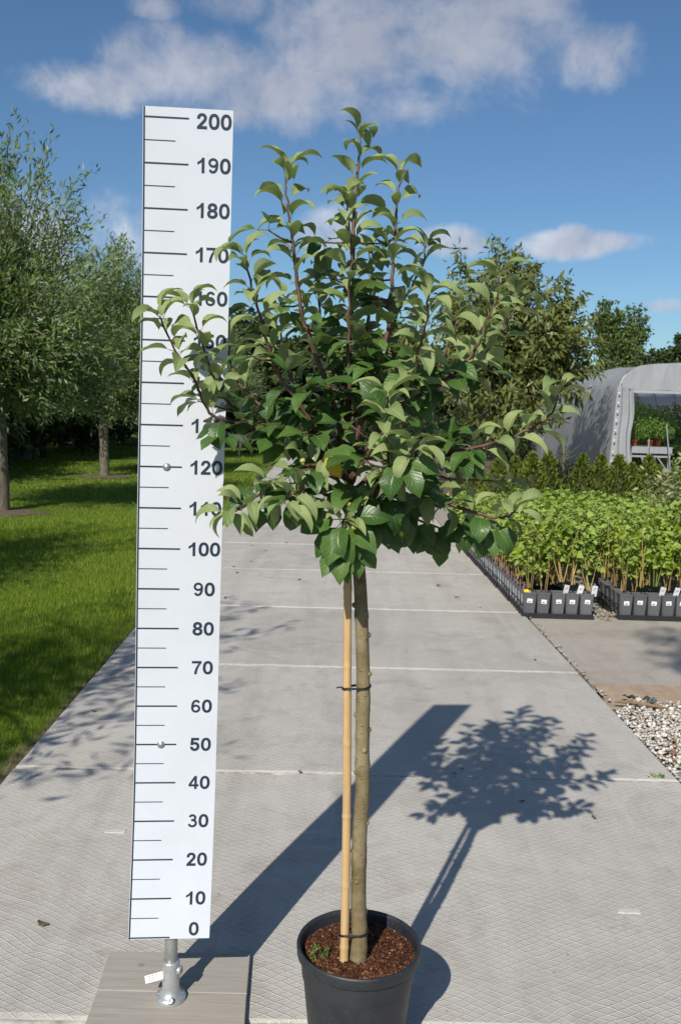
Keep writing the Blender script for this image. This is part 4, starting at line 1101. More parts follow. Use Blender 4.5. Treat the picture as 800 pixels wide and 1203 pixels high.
def tie(name, z, label, wx, wz=0.0):
    """black wire looped round the cane and the trunk"""
    t = z / 1.12
    cz = zs + 0.005 + z
    cc = Vector((0.0395, 2.052, zs + .005)) + c0.lerp(c1, t)
    tcx, tcy = trunk_at(cc.z)
    tcen = Vector((tcx, tcy, cc.z))
    o = empty(name, tuple(tcen), label, 'wire tie')
    rel = cc - tcen
    mb = MB()
    for dz in (0.0, 0.0028):
        ring = []
        for k in range(40):
            a = 2 * PI * k / 40
            d = Vector((math.cos(a), math.sin(a), 0))
            ax = (rel.normalized())
            if d.dot(ax) > 0.25:
                p = rel + d * 0.0118
            else:
                p = d * (0.0205 if z < 0.5 else 0.0175)
            ring.append(p + Vector((0, 0, dz + 0.003 * math.cos(a) + wz * p.x * 6)))
        ring.append(ring[0])
        mb.tube(catmull(ring, 2), 0.0014, 6, cap=False)
    e = rel + Vector((-0.011, -0.006, 0.002))
    mb.tube([e, e + Vector((-wx * 0.6, -0.004, 0.002)), e + Vector((-wx, -0.006, 0.001))], 0.0016, 6)
    mb.build('wire', 'tie_black', o, sm=True)


TRUNK = [(0.0735, 2.060, 0.215), (0.0735, 2.060, 0.245), (0.0745, 2.061, 0.30), (0.069, 2.062, 0.40), (0.067, 2.064, 0.55), (0.070, 2.066, 0.66), (0.066, 2.066, 0.80),
         (0.064, 2.066, 0.92), (0.057, 2.066, 1.05), (0.050, 2.066, 1.15), (0.040, 2.066, 1.24), (0.030, 2.066, 1.32)]


def trunk_at(z):
    for (x0, y0, z0), (x1, y1, z1) in zip(TRUNK[:-1], TRUNK[1:]):
        if z0 <= z <= z1:
            t = (z - z0) / (z1 - z0)
            return x0 + (x1 - x0) * t, y0 + (y1 - y0) * t
    return TRUNK[-1][:2]


tie('wire_tie', 0.072, 'black wire tie near the soil joining cane and trunk', 0.004)
tie('wire_tie', 0.672, 'black wire tie halfway up with one loose end sticking out left', 0.014)
SHOOTS = {'leader': [(0.024, 2.065, 1.287), (0.015, 2.084, 1.402), (0.01, 2.104, 1.574), (0.01, 2.123, 1.709), (0.01, 2.142, 1.901), (0.012, 2.161, 2.038), (0.02, 2.181, 2.122), (0.018, 2.2, 2.181)],
'leader2': [(0.012, 2.052, 1.574), (0.005, 2.045, 1.722), (0.006, 2.039, 1.813), (0.008, 2.033, 1.887), (0.0, 2.026, 1.95), (-0.006, 2.02, 1.996)],
'B': [(0.018, 2.065, 1.442), (0.06, 2.073, 1.613), (0.093, 2.081, 1.727), (0.098, 2.089, 1.793), (0.101, 2.096, 1.878), (0.105, 2.104, 1.962), (0.107, 2.112, 2.019), (0.111, 2.12, 2.081)],
'C': [(0.014, 2.065, 1.432), (-0.026, 2.063, 1.573), (-0.077, 2.061, 1.702), (-0.101, 2.059, 1.779), (-0.118, 2.056, 1.888), (-0.125, 2.054, 1.936), (-0.137, 2.052, 2.01), (-0.135, 2.05, 2.068)],
'D1': [(-0.193, 2.036, 1.509), (-0.247, 2.013, 1.521), (-0.286, 1.99, 1.536), (-0.322, 1.966, 1.616), (-0.356, 1.943, 1.667), (-0.382, 1.92, 1.733)],
'D2': [(0.013, 2.065, 1.393), (-0.061, 2.067, 1.464), (-0.148, 2.069, 1.501), (-0.218, 2.071, 1.52), (-0.27, 2.074, 1.578), (-0.3, 2.076, 1.637), (-0.328, 2.078, 1.721), (-0.346, 2.08, 1.776)],
'E': [(0.013, 2.065, 1.403), (-0.05, 2.049, 1.486), (-0.097, 2.032, 1.564), (-0.136, 2.016, 1.612), (-0.164, 1.999, 1.681), (-0.18, 1.983, 1.739), (-0.201, 1.966, 1.815), (-0.212, 1.95, 1.865)],
'G': [(0.019, 2.065, 1.345), (-0.04, 2.024, 1.427), (-0.113, 1.983, 1.413), (-0.164, 1.942, 1.377), (-0.204, 1.901, 1.347), (-0.232, 1.86, 1.336)],
'I': [(0.02, 2.065, 1.432), (0.051, 2.104, 1.576), (0.096, 2.143, 1.713), (0.125, 2.182, 1.793), (0.155, 2.222, 1.851), (0.181, 2.261, 1.91), (0.187, 2.3, 1.953)],
'J': [(0.023, 2.065, 1.403), (0.071, 2.059, 1.5), (0.144, 2.054, 1.571), (0.221, 2.048, 1.621), (0.258, 2.042, 1.655), (0.285, 2.037, 1.695), (0.302, 2.031, 1.748), (0.323, 2.026, 1.8), (0.325, 2.02, 1.846)],
'K': [(0.205, 2.127, 1.599), (0.256, 2.146, 1.64), (0.306, 2.164, 1.672), (0.356, 2.183, 1.727), (0.389, 2.201, 1.786), (0.402, 2.22, 1.826)],
'L': [(0.021, 2.065, 1.384), (0.062, 2.034, 1.463), (0.131, 2.003, 1.57), (0.15, 1.972, 1.637), (0.152, 1.942, 1.682), (0.164, 1.911, 1.739), (0.165, 1.88, 1.79)],
'M': [(0.024, 2.065, 1.365), (0.074, 2.056, 1.413), (0.186, 2.046, 1.451), (0.297, 2.037, 1.479), (0.36, 2.028, 1.499), (0.415, 2.019, 1.525), (0.452, 2.009, 1.559), (0.462, 2.0, 1.605)],
'N': [(0.024, 2.065, 1.346), (0.058, 1.994, 1.363), (0.096, 1.922, 1.417), (0.086, 1.851, 1.509), (0.084, 1.78, 1.582)],
'O': [(0.024, 2.065, 1.346), (0.073, 1.989, 1.383), (0.108, 1.912, 1.418), (0.125, 1.836, 1.45), (0.138, 1.76, 1.483)],
'P': [(0.025, 2.065, 1.336), (0.075, 2.044, 1.368), (0.176, 2.023, 1.366), (0.265, 2.002, 1.346), (0.324, 1.982, 1.33), (0.362, 1.961, 1.335), (0.372, 1.94, 1.354)],
'Q': [(0.057, 2.099, 1.382), (0.157, 2.124, 1.42), (0.247, 2.149, 1.399), (0.321, 2.175, 1.393), (0.39, 2.2, 1.391)],
'R': [(0.023, 2.065, 1.248), (0.017, 2.02, 1.274), (0.008, 1.975, 1.303), (0.006, 1.93, 1.32)],
'S': [(0.027, 2.065, 1.326), (0.078, 2.112, 1.338), (0.131, 2.159, 1.318), (0.207, 2.206, 1.284), (0.285, 2.253, 1.259), (0.345, 2.3, 1.265)],
'T': [(0.017, 2.065, 1.326), (-0.02, 2.019, 1.359), (-0.066, 1.972, 1.38), (-0.1, 1.926, 1.375), (-0.114, 1.88, 1.358)],
'U': [(0.015, 2.065, 1.48), (-0.019, 2.119, 1.631), (-0.052, 2.172, 1.73), (-0.067, 2.226, 1.813), (-0.062, 2.28, 1.88)],
'V': [(0.018, 2.065, 1.48), (0.04, 2.139, 1.634), (0.052, 2.212, 1.756), (0.06, 2.286, 1.864), (0.053, 2.36, 1.957)],
'W': [(0.012, 2.065, 1.422), (-0.085, 2.124, 1.533), (-0.129, 2.182, 1.63), (-0.155, 2.241, 1.722), (-0.151, 2.3, 1.819)],
'X': [(0.013, 2.065, 1.403), (-0.103, 2.12, 1.474), (-0.207, 2.175, 1.568), (-0.265, 2.23, 1.628), (-0.287, 2.285, 1.712), (-0.299, 2.34, 1.767)],
'Y': [(0.023, 2.065, 1.403), (0.092, 2.132, 1.518), (0.173, 2.199, 1.6), (0.238, 2.266, 1.684), (0.267, 2.333, 1.752), (0.29, 2.4, 1.822)],
'Z': [(0.024, 2.065, 1.365), (0.095, 2.124, 1.44), (0.196, 2.183, 1.5), (0.282, 2.242, 1.542), (0.341, 2.301, 1.585), (0.369, 2.36, 1.629)]}

# ------------------------------------------------------------------ apple tree
TB = Vector(TRUNK[1])
tree = empty('apple_tree', TB, 'young standard apple tree with leafy crown and bare trunk growing in the black pot', 'tree')


def loc_t(p):
    return Vector(p) - TB


pts = catmull([loc_t(p) for p in TRUNK], 10)
rad = []
rk = random.Random(3)
knots = [rk.uniform(0.02, 1.0) for _ in range(15)]
for p in pts:
    r = 0.0188 - 0.0042 * max(0, min(1, p.z / 0.95))
    if p.z < 0.05:
        r += 0.0045 * (1 - max(0, p.z + .03) / 0.08)
    if p.z > 0.95:
        r -= 0.003 * (p.z - 0.95) / 0.15
    for kz in knots:
        r += 0.0011 * math.exp(-((p.z - kz) / 0.008) ** 2)
    rad.append(max(r, 0.008))
mb = MB().tube(pts, rad, 20)
mb.build('trunk', 'apple_bark', tree, sm=True)
# pruned knots on the trunk
for z, a in ((0.12, 0.2), (0.27, 3.3), (0.34, -0.2), (0.46, 2.9), (0.565, 0.1), (0.70, -0.3), (0.60, 3.0), (0.79, 0.2), (0.20, -1.9), (0.52, -1.3), (0.86, 3.2)):
    x, y = trunk_at(z + TB.z)
    c = loc_t((x, y, z + TB.z))
    d = Vector((math.cos(a), math.sin(a), 0.25)).normalized()
    MB().tube([c + d * 0.010, c + d * 0.0175, c + d * 0.0205, c + d * 0.0215], [0.0085, 0.0062, 0.004, 0.0012], 10).build('knot', 'apple_bark', tree, sm=True)

# ---- leaf shapes
LEAVES = {'mature': [], 'young': [], 'yellow': []}


def apple_leaf(name, mat, L, W, bend, fold, twist, seed, petiole=0.018, wave=0.06):
    r = random.Random(seed)
    NL, HW = 8, 2
    prof = [0.0, 0.58, 0.90, 1.0, 0.96, 0.82, 0.58, 0.28, 0.0]
    V, UV = [], []
    pos = Vector((0, petiole, petiole * 0.25))
    ang = 0.25
    for i in range(NL + 1):
        t = i / NL
        w = W * 0.5 * prof[i] * (1 + r.uniform(-.05, .05))
        fa = fold * (1 - 0.5 * t)
        tw = twist * t
        n = Vector((0, -math.sin(ang), math.cos(ang)))
        wv = wave * W * math.sin(t * 9 + seed)
        for j in range(-HW, HW + 1):
            q = j / HW
            s = w * q
            lift = abs(q) * w * fa + (wv * abs(q) if prof[i] > .3 else 0) * (1 if q > 0 else -0.6)
            side = Vector((math.cos(tw), 0, math.sin(tw)))
            ser = 1 + (0.07 * r.uniform(-1, 1) if abs(j) == HW else 0)
            V.append(pos + side * s * ser * math.cos(fa * .6) + n * lift)
            UV.append((q, t))
        ang -= bend / NL * (0.5 + t)
        pos = pos + Vector((0, math.cos(ang), math.sin(ang))) * (L / NL)
    F = []
    c = 2 * HW + 1
    for i in range(NL):
        for j in range(c - 1):
            a = i * c + j
            F.append((a, a + 1, a + c + 1, a + c))
    # petiole: a thin three-sided stalk
    k = len(V)
    p0, p1 = Vector((0, 0, 0)), Vector((0, petiole, petiole * 0.25))
    for p, rr in ((p0, 0.0012), (p1, 0.0009)):
        for q in range(3):
            a = 2 * PI * q / 3
            V.append(p + Vector((math.cos(a) * rr, 0, math.sin(a) * rr)))
            UV.append((0.0, 0.0))
    for q in range(3):
        F.append((k + q, k + (q + 1) % 3, k + 3 + (q + 1) % 3, k + 3 + q))
    return np_mesh(name, np.array([v[:] for v in V]), np.array(F), mat, np.full(len(V), r.random() * .3), np.array(UV), sm=True)


for i in range(8):
    LEAVES['mature'].append(apple_leaf('leaf', 'apple_leaf_mature', 0.070 + .005 * (i % 3), 0.043 + .003 * (i % 4), 0.5 + 0.16 * i, 0.25 + .05 * (i % 3), (-.3, .2, .5, 0)[i % 4], i, 0.022))
    LEAVES['young'].append(apple_leaf('leaf', 'apple_leaf_young', 0.066 + .005 * (i % 3), 0.031 + .002 * (i % 4), 1.15 + 0.13 * i, 0.62 + .06 * (i % 3), (-.35, .25, .45, 0)[i % 4], 20 + i, 0.016))
for i in range(2):
    LEAVES['yellow'].append(apple_leaf('leaf', 'apple_leaf_yellow', 0.066, 0.040, 0.9 + i * .3, 0.4, .2, 50 + i, 0.02))

leafs = []      # (matrix, kind, variant)
SUNV = np.array(sun_dir[:])


def put_leaf(p, d, kind, scale, nrm=None, var=None):
    d = Vector(d).normalized()
    n = Vector(nrm) if nrm is not None else Vector((SUNV[0] * .35 + random.gauss(0, .25), SUNV[1] * .35 + random.gauss(0, .25), 1.0))
    x = d.cross(n)
    if x.length < 1e-3:
        x = Vector((1, 0, 0))
    x.normalize()
    n = x.cross(d).normalized()
    R = Matrix((x, d, n)).transposed().to_4x4()
    if R.determinant() < 0:
        R = Matrix((-x, d, n)).transposed().to_4x4()
    leafs.append((Matrix.Translation(p) @ R @ Matrix.Scale(scale, 4), kind, random.randrange(8) if var is None else var))


TIPR = {}
centre = Vector((0.03, 2.08, 1.5))
rs = random.Random(11)
random.seed(12)
main = {'leader': .0125, 'D2': .0085, 'B': .0085, 'C': .0085, 'J': .0085, 'E': .0075, 'M': .008, 'P': .0085, 'G': .006, 'L': .007}
spur_pts = []
for key, sp in SHOOTS.items():
    if key == 'Z':
        continue
    P = catmull([loc_t(p) for p in sp], 5)
    for i in range(1, len(P) - 1):       # slight zigzag from node to node
        P[i] = P[i] + Vector((rs.gauss(0, .0016), rs.gauss(0, .0016), rs.gauss(0, .001)))
    r0 = main.get(key, .0055) * .85
    n = len(P)
    rad = [r0 + (0.0019 - r0) * (i / (n - 1)) ** 0.8 for i in range(n)]
    MB().tube(P, rad, 7).build('branch', 'apple_bark' if key == 'leader_' else 'shoot_bark', tree, sm=True)
    # leaves in a spiral along the shoot
    seg = [(P[i + 1] - P[i]).length for i in range(n - 1)]
    tot = sum(seg)
    step = {'Y': .038, 'X': .036, 'W': .036, 'Q': .034, 'V': .028}.get(key, .0195)
    first = {'leader': .18, 'D1': .1, 'K': .1}.get(key, 0.28) * tot
    s = first
    phi = rs.uniform(0, 2 * PI)
    while s < tot:
        acc = 0
        for i in range(n - 1):
            if acc + seg[i] >= s:
                break
            acc += seg[i]
        f = (s - acc) / seg[i]
        p = P[i].lerp(P[i + 1], f)
        ax = (P[min(i + 2, n - 1)] - P[max(i - 1, 0)]).normalized()
        t = s / tot
        rem = tot - s
        a = Vector((1, 0, 0)) if abs(ax.x) < .8 else Vector((0, 1, 0))
        e1 = (a - ax * a.dot(ax)).normalized()
        e2 = ax.cross(e1)
        out_ = e1 * math.cos(phi) + e2 * math.sin(phi)
        young = rem < 0.26 and (p + TB).z > 1.34 or rem < .10
        if young:
            d = out_ * 1.0 + ax * rs.uniform(0.35, 0.75) + Vector((0, 0, 0.15))
            sc = min(1.08, 0.80 + 2.0 * min(rem, .12) + rs.uniform(-.14, .18))
            put_leaf(p, d, 'young', sc)
        else:
            d = out_ * 1.0 + ax * 0.25 + Vector((0, -0.15, rs.uniform(-0.55, 0.15)))
            put_leaf(p, d, 'mature', rs.uniform(.55, 1.2))
            if rs.random() < 0.15:
                spur_pts.append((p, out_, t))
        phi += 2.4 + rs.gauss(0, .2)
        s += step * rs.uniform(.8, 1.25) * (0.8 if young else 1.0)
    # tip tuft
    ax = (P[-1] - P[-3]).normalized()
    a = Vector((1, 0, 0))
    e1 = (a - ax * a.dot(ax)).normalized()
    e2 = ax.cross(e1)
    ph = rs.choice((0.0, 0.4, -0.4, 0.9))
    for q in range(4):
        an = ph + q * PI / 2 * 1.0 + (PI if q % 2 else 0) * 0.5 + rs.gauss(0, .25)
        if q < 2:
            an = ph + q * PI + rs.gauss(0, .2)
        d = (e1 * math.cos(an) + e2 * math.sin(an)) * 0.9 + ax * (0.65 if q < 2 else 1.3)
        put_leaf(P[-1] - ax * 0.004 * q, d, 'young', (1.0 if q < 2 else .72) * rs.uniform(.9, 1.1))

# short spurs inside the crown
extra = []
for key in ('leader', 'D2', 'E', 'X', 'W', 'C', 'B', 'I', 'Y', 'J', 'Z', 'L', 'N', 'M', 'Q', 'P', 'S', 'T', 'G', 'U', 'V', 'O'):
    sp = [loc_t(p) for p in SHOOTS[key]]
    P = catmull(sp, 5)
    n = len(P)
    if key in ('Y', 'Z', 'X', 'Q'):
        continue
    for q in range(3 if key not in ('leader', 'J', 'D2', 'P', 'N') else 5):
        i = int(n * rs.uniform(.12, .62))
        a = rs.uniform(0, 2 * PI)
        extra.append((P[i], Vector((math.cos(a), math.sin(a) - .25, rs.uniform(-.5, .4))).normalized(), 0))
mb = MB()
for p, o_, t in spur_pts + extra:
    L = rs.uniform(.02, .075)
    e = p + (o_ + Vector((0, 0, .2))).normalized() * L
    mb.tube([p, p.lerp(e, .5) + Vector((0, 0, -.003)), e], [.0028, .0022, .0018], 5)
    ph = rs.uniform(0, 6)
    for q in range(rs.randint(3, 5)):
        an = ph + q * 2.4
        d = Vector((math.cos(an), math.sin(an), rs.uniform(-.75, .25))) + o_ * .5
        if d.y > .4:
            d.y *= .6
        put_leaf(e, d, 'mature', rs.uniform(.5, 1.15))
tag(mb.build('spurs', 'shoot_bark', tree, sm=True), kind='stuff')

# leaves seen clearly low at the front: hanging rosette over the trunk and the lower right fringe
def rosette(c, dirs, kind='mature', sc=(1.0, 1.25)):
    c = loc_t(c)
    for d in dirs:
        put_leaf(c, d, kind, rs.uniform(*sc), nrm=(rs.gauss(0, .3), -0.9, 0.55))


rosette((0.008, 1.94, 1.322), [(-.9, -.3, -.15), (-.35, -.5, -1), (.15, -.5, -1), (.75, -.4, -.75), (.9, -.3, .1), (-.55, -.2, -.75), (.35, -.2, -1.0), (-.1, -.5, -.6), (.5, 0, -.9)], sc=(.95, 1.2))
rosette((0.010, 1.95, 1.27), [(-.5, -.4, -.8), (.1, -.5, -1), (.5, -.3, -1), (-.1, -.6, -.9), (.9, -.1, -.6)], sc=(.9, 1.15))
rosette((0.055, 1.98, 1.33), [(.2, -.4, -1), (.7, -.2, -.9), (.9, -.3, -.3), (-.2, -.5, -.8)], sc=(.9, 1.1))
rosette((0.105, 2.08, 1.32), [(.1, -.3, -1), (.7, -.2, -.8), (-.5, -.2, -.9), (.3, -.2, -.9)], sc=(.9, 1.1))
rosette((0.165, 2.14, 1.30), [(.1, -.3, -1), (.8, -.2, -.8), (-.5, -.2, -.9)], sc=(.85, 1.05))
rosette((0.215, 2.18, 1.285), [(.1, -.3, -1), (.9, -.2, -.5), (-.4, -.2, -.9), (.4, -.2, -.9)], sc=(.85, 1.0))
rosette((0.275, 2.05, 1.335), [(.1, -.3, -1), (.6, -.2, -.8), (-.4, -.2, -.8), (.3, -.5, -.6)], sc=(.95, 1.15))
rosette((0.325, 2.0, 1.32), [(.1, -.3, -1), (-.2, -.2, -.8), (.5, -.3, -.6)], sc=(.85, 1.05))
rosette((-0.16, 1.945, 1.375), [(-.2, -.4, -1), (-.8, -.3, -.4), (.3, -.3, -1)], sc=(.85, 1.0))
rosette((-0.10, 1.95, 1.375), [(.0, -.4, -1), (.6, -.3, -.6)], sc=(.75, 1.0))
rosette((0.115, 1.79, 1.46), [(-.3, -.4, -1), (.4, -.5, -.7), (.8, -.3, -.2)], sc=(.8, 1.0))
for p, d, s_ in (((-0.032, 1.955, 1.475), (.45, -.2, -1), .9), ((0.150, 2.02, 1.335), (-.3, -.2, -1), .75)):
    put_leaf(loc_t(p), d, 'yellow', s_, nrm=(-.5, -.8, .3), var=rs.randrange(2))

leafs.sort(key=lambda l: (l[1] != 'yellow', (l[0].translation + TB).y - 0.35 * (l[1] == 'young')))
print('apple leaves', len(leafs))
NI = 296
for Mx, kind, var in leafs[:NI]:
    o = add_obj('leaf', LEAVES[kind][var % len(LEAVES[kind])], tree)
    o.matrix_local = Mx
for kind in ('mature', 'young'):
    rest = [l for l in leafs[NI:] if l[1] == kind]
    V, F, T, U, k = [], [], [], [], 0
    for Mx, kd, var in rest:
        me = LEAVES[kd][var % len(LEAVES[kd])]
        n = len(me.vertices)
        co = np.empty(n * 3, np.float32)
        me.vertices.foreach_get('co', co)
        A = np.array(Mx)
        co = co.reshape(-1, 3) @ A[:3, :3].T + A[:3, 3]
        li = np.empty(len(me.loops), np.int32)
        me.loops.foreach_get('vertex_index', li)
        uvl = np.empty(len(me.loops) * 2, np.float32)
        me.uv_layers[0].data.foreach_get('uv', uvl)
        uv = np.zeros((n, 2), np.float32)
        uv[li] = uvl.reshape(-1, 2)
        V.append(co)
        U.append(uv)
        F.append(li.reshape(-1, 4) + k)
        T.append(np.full(n, random.random()))
        k += n
    if V:
        me = np_mesh('inner_leaves', np.concatenate(V), np.concatenate(F), 'apple_leaf_' + kind, np.concatenate(T), np.concatenate(U), sm=True)
        tag(add_obj('inner_leaves', me, tree), kind='stuff')

# small unripe apples among the lower leaves
APP = MB().lathe([(0.0001, .0005), (0.003, 0.0), (0.0065, 0.0012), (0.0092, 0.0045), (0.0100, 0.0085), (0.0092, 0.0125), (0.0062, 0.0158), (0.0028, 0.0166), (0.0001, 0.0155)], 16).mesh('apple', 'apple_skin', True)
CAL = MB().lathe([(0.0001, .0012), (0.0028, 0.0003), (0.0022, -.0012), (.0001, -.0006)], 7).mesh('calyx', 'apple_calyx', True)
STK = MB().tube([(0, 0, .0145), (0.001, 0, .022), (0.004, 0, .032)], .0008, 5).mesh('apple_stalk', 'shoot_bark', True)
for p in ((-0.004, 1.95, 1.463), (0.006, 1.94, 1.446), (-0.080, 1.925, 1.440), (0.017, 1.915, 1.352), (0.030, 1.90, 1.305)):
    a = add_obj('apple', APP, tree, loc_t(p), (rs.uniform(-.5, .5), rs.uniform(-.5, .5), 0))
    a.scale = (.62, .62, .62)
    add_obj('calyx', CAL, a)
    add_obj('apple_stalk', STK, a)

# ------------------------------------------------------------------ litter on the slabs
LIT = []
for v in range(4):
    mb = MB()
    n = 9
    rim = []
    for k in range(n):
        a = 2 * PI * k / n
        r = random.uniform(.55, 1)
        rim.append((math.cos(a) * .026 * r, math.sin(a) * .015 * r, random.uniform(.004, .016)))
    mb.add([(0, 0, .008)] + rim, [(0, 1 + k, 1 + (k + 1) % n) for k in range(n)])
    LIT.append(mb.mesh('fallen_leaf', 'dry_leaf'))
litter = [(0.982, 7.449, 1.3, 'dark leaf heap on the path right of the trunk, the right one of two', 0), (0.877, 7.932, 1.3, 'dark leaf heap on the path right of the trunk, the left one of two', 1),
          (-1.205, 4.44, .75, 'small black scrap on the path near the lawn edge', 2), (-0.849, 2.565, .9, 'crumpled greenish leaf on the slab at lower left', 3),
          (1.011, 3.395, .8, 'dry leaf lying alone right of the tree shadow', 0), (0.756, 3.524, .7, 'curled leaf at the lower edge of the tree shadow', 3),
          (-0.142, 3.758, .6, 'reddish leaf lying on the joint left of the cane', 1), (1.245, 5.628, .6, 'small olive leaf near the joint at right of the path', 2),
          (0.52, 3.78, .6, 'black scrap just below the joint inside the tree shadow', 2), (0.56, 3.84, .5, 'brown leaf just above the joint inside the tree shadow', 1),
          (-0.62, 2.72, .55, 'faint leaf scrap left of the footboard', 0), (1.12, 7.1, .5, 'small leaf near the first block of pots', 3)]
for (x, y, s_, lab, v) in litter:
    o = add_obj('fallen_leaf', LIT[v], None, (x, y, 0.001), (0, 0, random.uniform(0, 6)))
    o.scale = (s_, s_, s_)
    tag(o, lab, 'leaf', 'fallen leaves and scraps on the paving')
for (x, y) in ((-1.0, 8.6), (-0.86, 8.9), (-0.93, 8.3), (-1.07, 7.85), (-0.78, 9.6), (-0.6, 10.2), (-0.95, 9.9), (-0.35, 8.05), (-0.9, 7.2), (-1.1, 7.25)):
    o = add_obj('fallen_leaf', LIT[random.randrange(4)], None, (x, y, 0.001), (0, 0, random.uniform(0, 6)))
    o.scale = (1.1, 1.1, .6)
    tag(o, 'small brown leaf scrap on the far slabs between ruler and trunk', 'leaf', 'leaf scraps on the far slabs')
o = add_obj('rusty_leaf', LIT[1], None, (1.505, 4.16, 0.005), (0.3, 0.1, 1.0))
o.data = LIT[1].copy()
o.data.materials[0] = MATS['rust_leaf']
o.scale = (1.5, 1.9, 1.6)
o.location = (1.575, 4.12, -0.01)
tag(o, 'large rust brown dead leaf on the white gravel', 'leaf')
o2 = add_obj('rusty_leaf', o.data, None, (1.64, 4.55, -0.012), (0.2, -.2, 2.2))
o2.scale = (.8, .9, 1)
tag(o2, 'smaller rust brown dead leaf higher up on the gravel', 'leaf')
o = MB().tube([(1.52, 4.86, -.004), (1.6, 4.84, .004), (1.72, 4.80, -.002), (1.80, 4.78, -.008)], [.006, .011, .009, .003], 7).build('stick', 'stick_wood')
tag(o, 'brown broken stick at the top corner of the gravel', 'stick')
mb = MB()
for q in range(5):
    cx_, cy_ = 1.60 + q * .035, 4.935 - q * .012
    ring = [(cx_ + random.uniform(.018, .034) * math.cos(k * 1.047), cy_ + random.uniform(.010, .020) * math.sin(k * 1.047), random.uniform(-.012, .014)) for k in range(6)]
    mb.add([(cx_, cy_, random.uniform(.012, .026))] + ring, [(0, 1 + k, 1 + (k + 1) % 6) for k in range(6)])
tag(mb.build('plastic_scrap', 'plastic_scrap'), 'dark crumpled plastic scrap behind the stick on the gravel', 'litter')
tuft_p = RNG.normal(size=(26, 3)) * [.014, .008, .001] + [1.405, 3.83, -.002]
V, F, T = leaf_cloud(tuft_p, RNG.normal(size=(26, 3)) * [1, 1, .3] + [0, 0, .7], RNG.uniform(.012, .03, 26), .007)
tag(add_obj('weed', np_mesh('weed', V, F, 'bench_leaf', T)), 'small green weed growing in the joint near the gravel', 'weed')

# ------------------------------------------------------------------ square pots with seedlings
# pot mesh: square, tapered, with a folded rim
def square_ring(h, z):
    c = .12 * h
    return [(-h + c, -h, z), (h - c, -h, z), (h, -h + c, z), (h, h - c, z), (h - c, h, z), (-h + c, h, z), (-h, h - c, z), (-h, -h + c, z)]


mb = MB()
rings = [(.0415, 0), (.0505, .168), (.0530, .170), (.0530, .184), (.0500, .184), (.0485, .165)]
vs = []
for h, z in rings:
    vs += square_ring(h, z)
fs = [tuple(reversed(range(8)))]
for i in range(len(rings) - 1):
    for k in range(8):
        fs.append((i * 8 + k, i * 8 + (k + 1) % 8, i * 8 + 8 + (k + 1) % 8, i * 8 + 8 + k))
POTM = mb.add(vs, fs).mesh('pot_wall', 'pot_grey')
SOILM = MB().add([(x, y, .170 + random.uniform(-.004, .006)) for x, y, _ in square_ring(.0488, 0)] + [(0, 0, .176)], [(k, (k + 1) % 8, 8) for k in range(8)]).mesh('soil', 'soil')


def sticker(w, h, mat='paper'):
    return MB().box(-w / 2, w / 2, -.0008, .0, -h / 2, h / 2).mesh('sticker', mat)


STICK = sticker(.040, .032)
PRINT = MB().box(-.013, .009, -.0013, -.0009, -.010, -.005).box(-.013, .014, -.0013, -.0009, -.002, -.0005).mesh('sticker_print', 'label_print')
SIDEL = MB().box(-.0008, 0, -.022, .022, -.055, .055).mesh('side_label', 'label_pale')
PINK = MB().add([(-.001, -.022, 0), (-.001, .022, 0), (-.001, .024, .075), (-.001, .004, .088), (-.001, -.020, .078),
                 (.0005, -.022, 0), (.0005, .022, 0), (.0005, .024, .075), (.0005, .004, .088), (.0005, -.020, .078)],
                [(0, 4, 3, 2, 1), (5, 6, 7, 8, 9)] + [(i, (i + 1) % 5, 5 + (i + 1) % 5, 5 + i) for i in range(5)]).mesh('picture_tag', 'label_pink')
WTAG = MB().box(-.021, .021, -.0006, .0006, -.02, .062).mesh('plant_tag', 'label_pale')
TPRINT = MB().add([(-.013, -.0012, .02), (.004, -.0012, .03), (.012, -.0012, .05), (-.002, -.0012, .044)], [(0, 1, 2, 3)]).mesh('tag_picture', 'bench_metal')


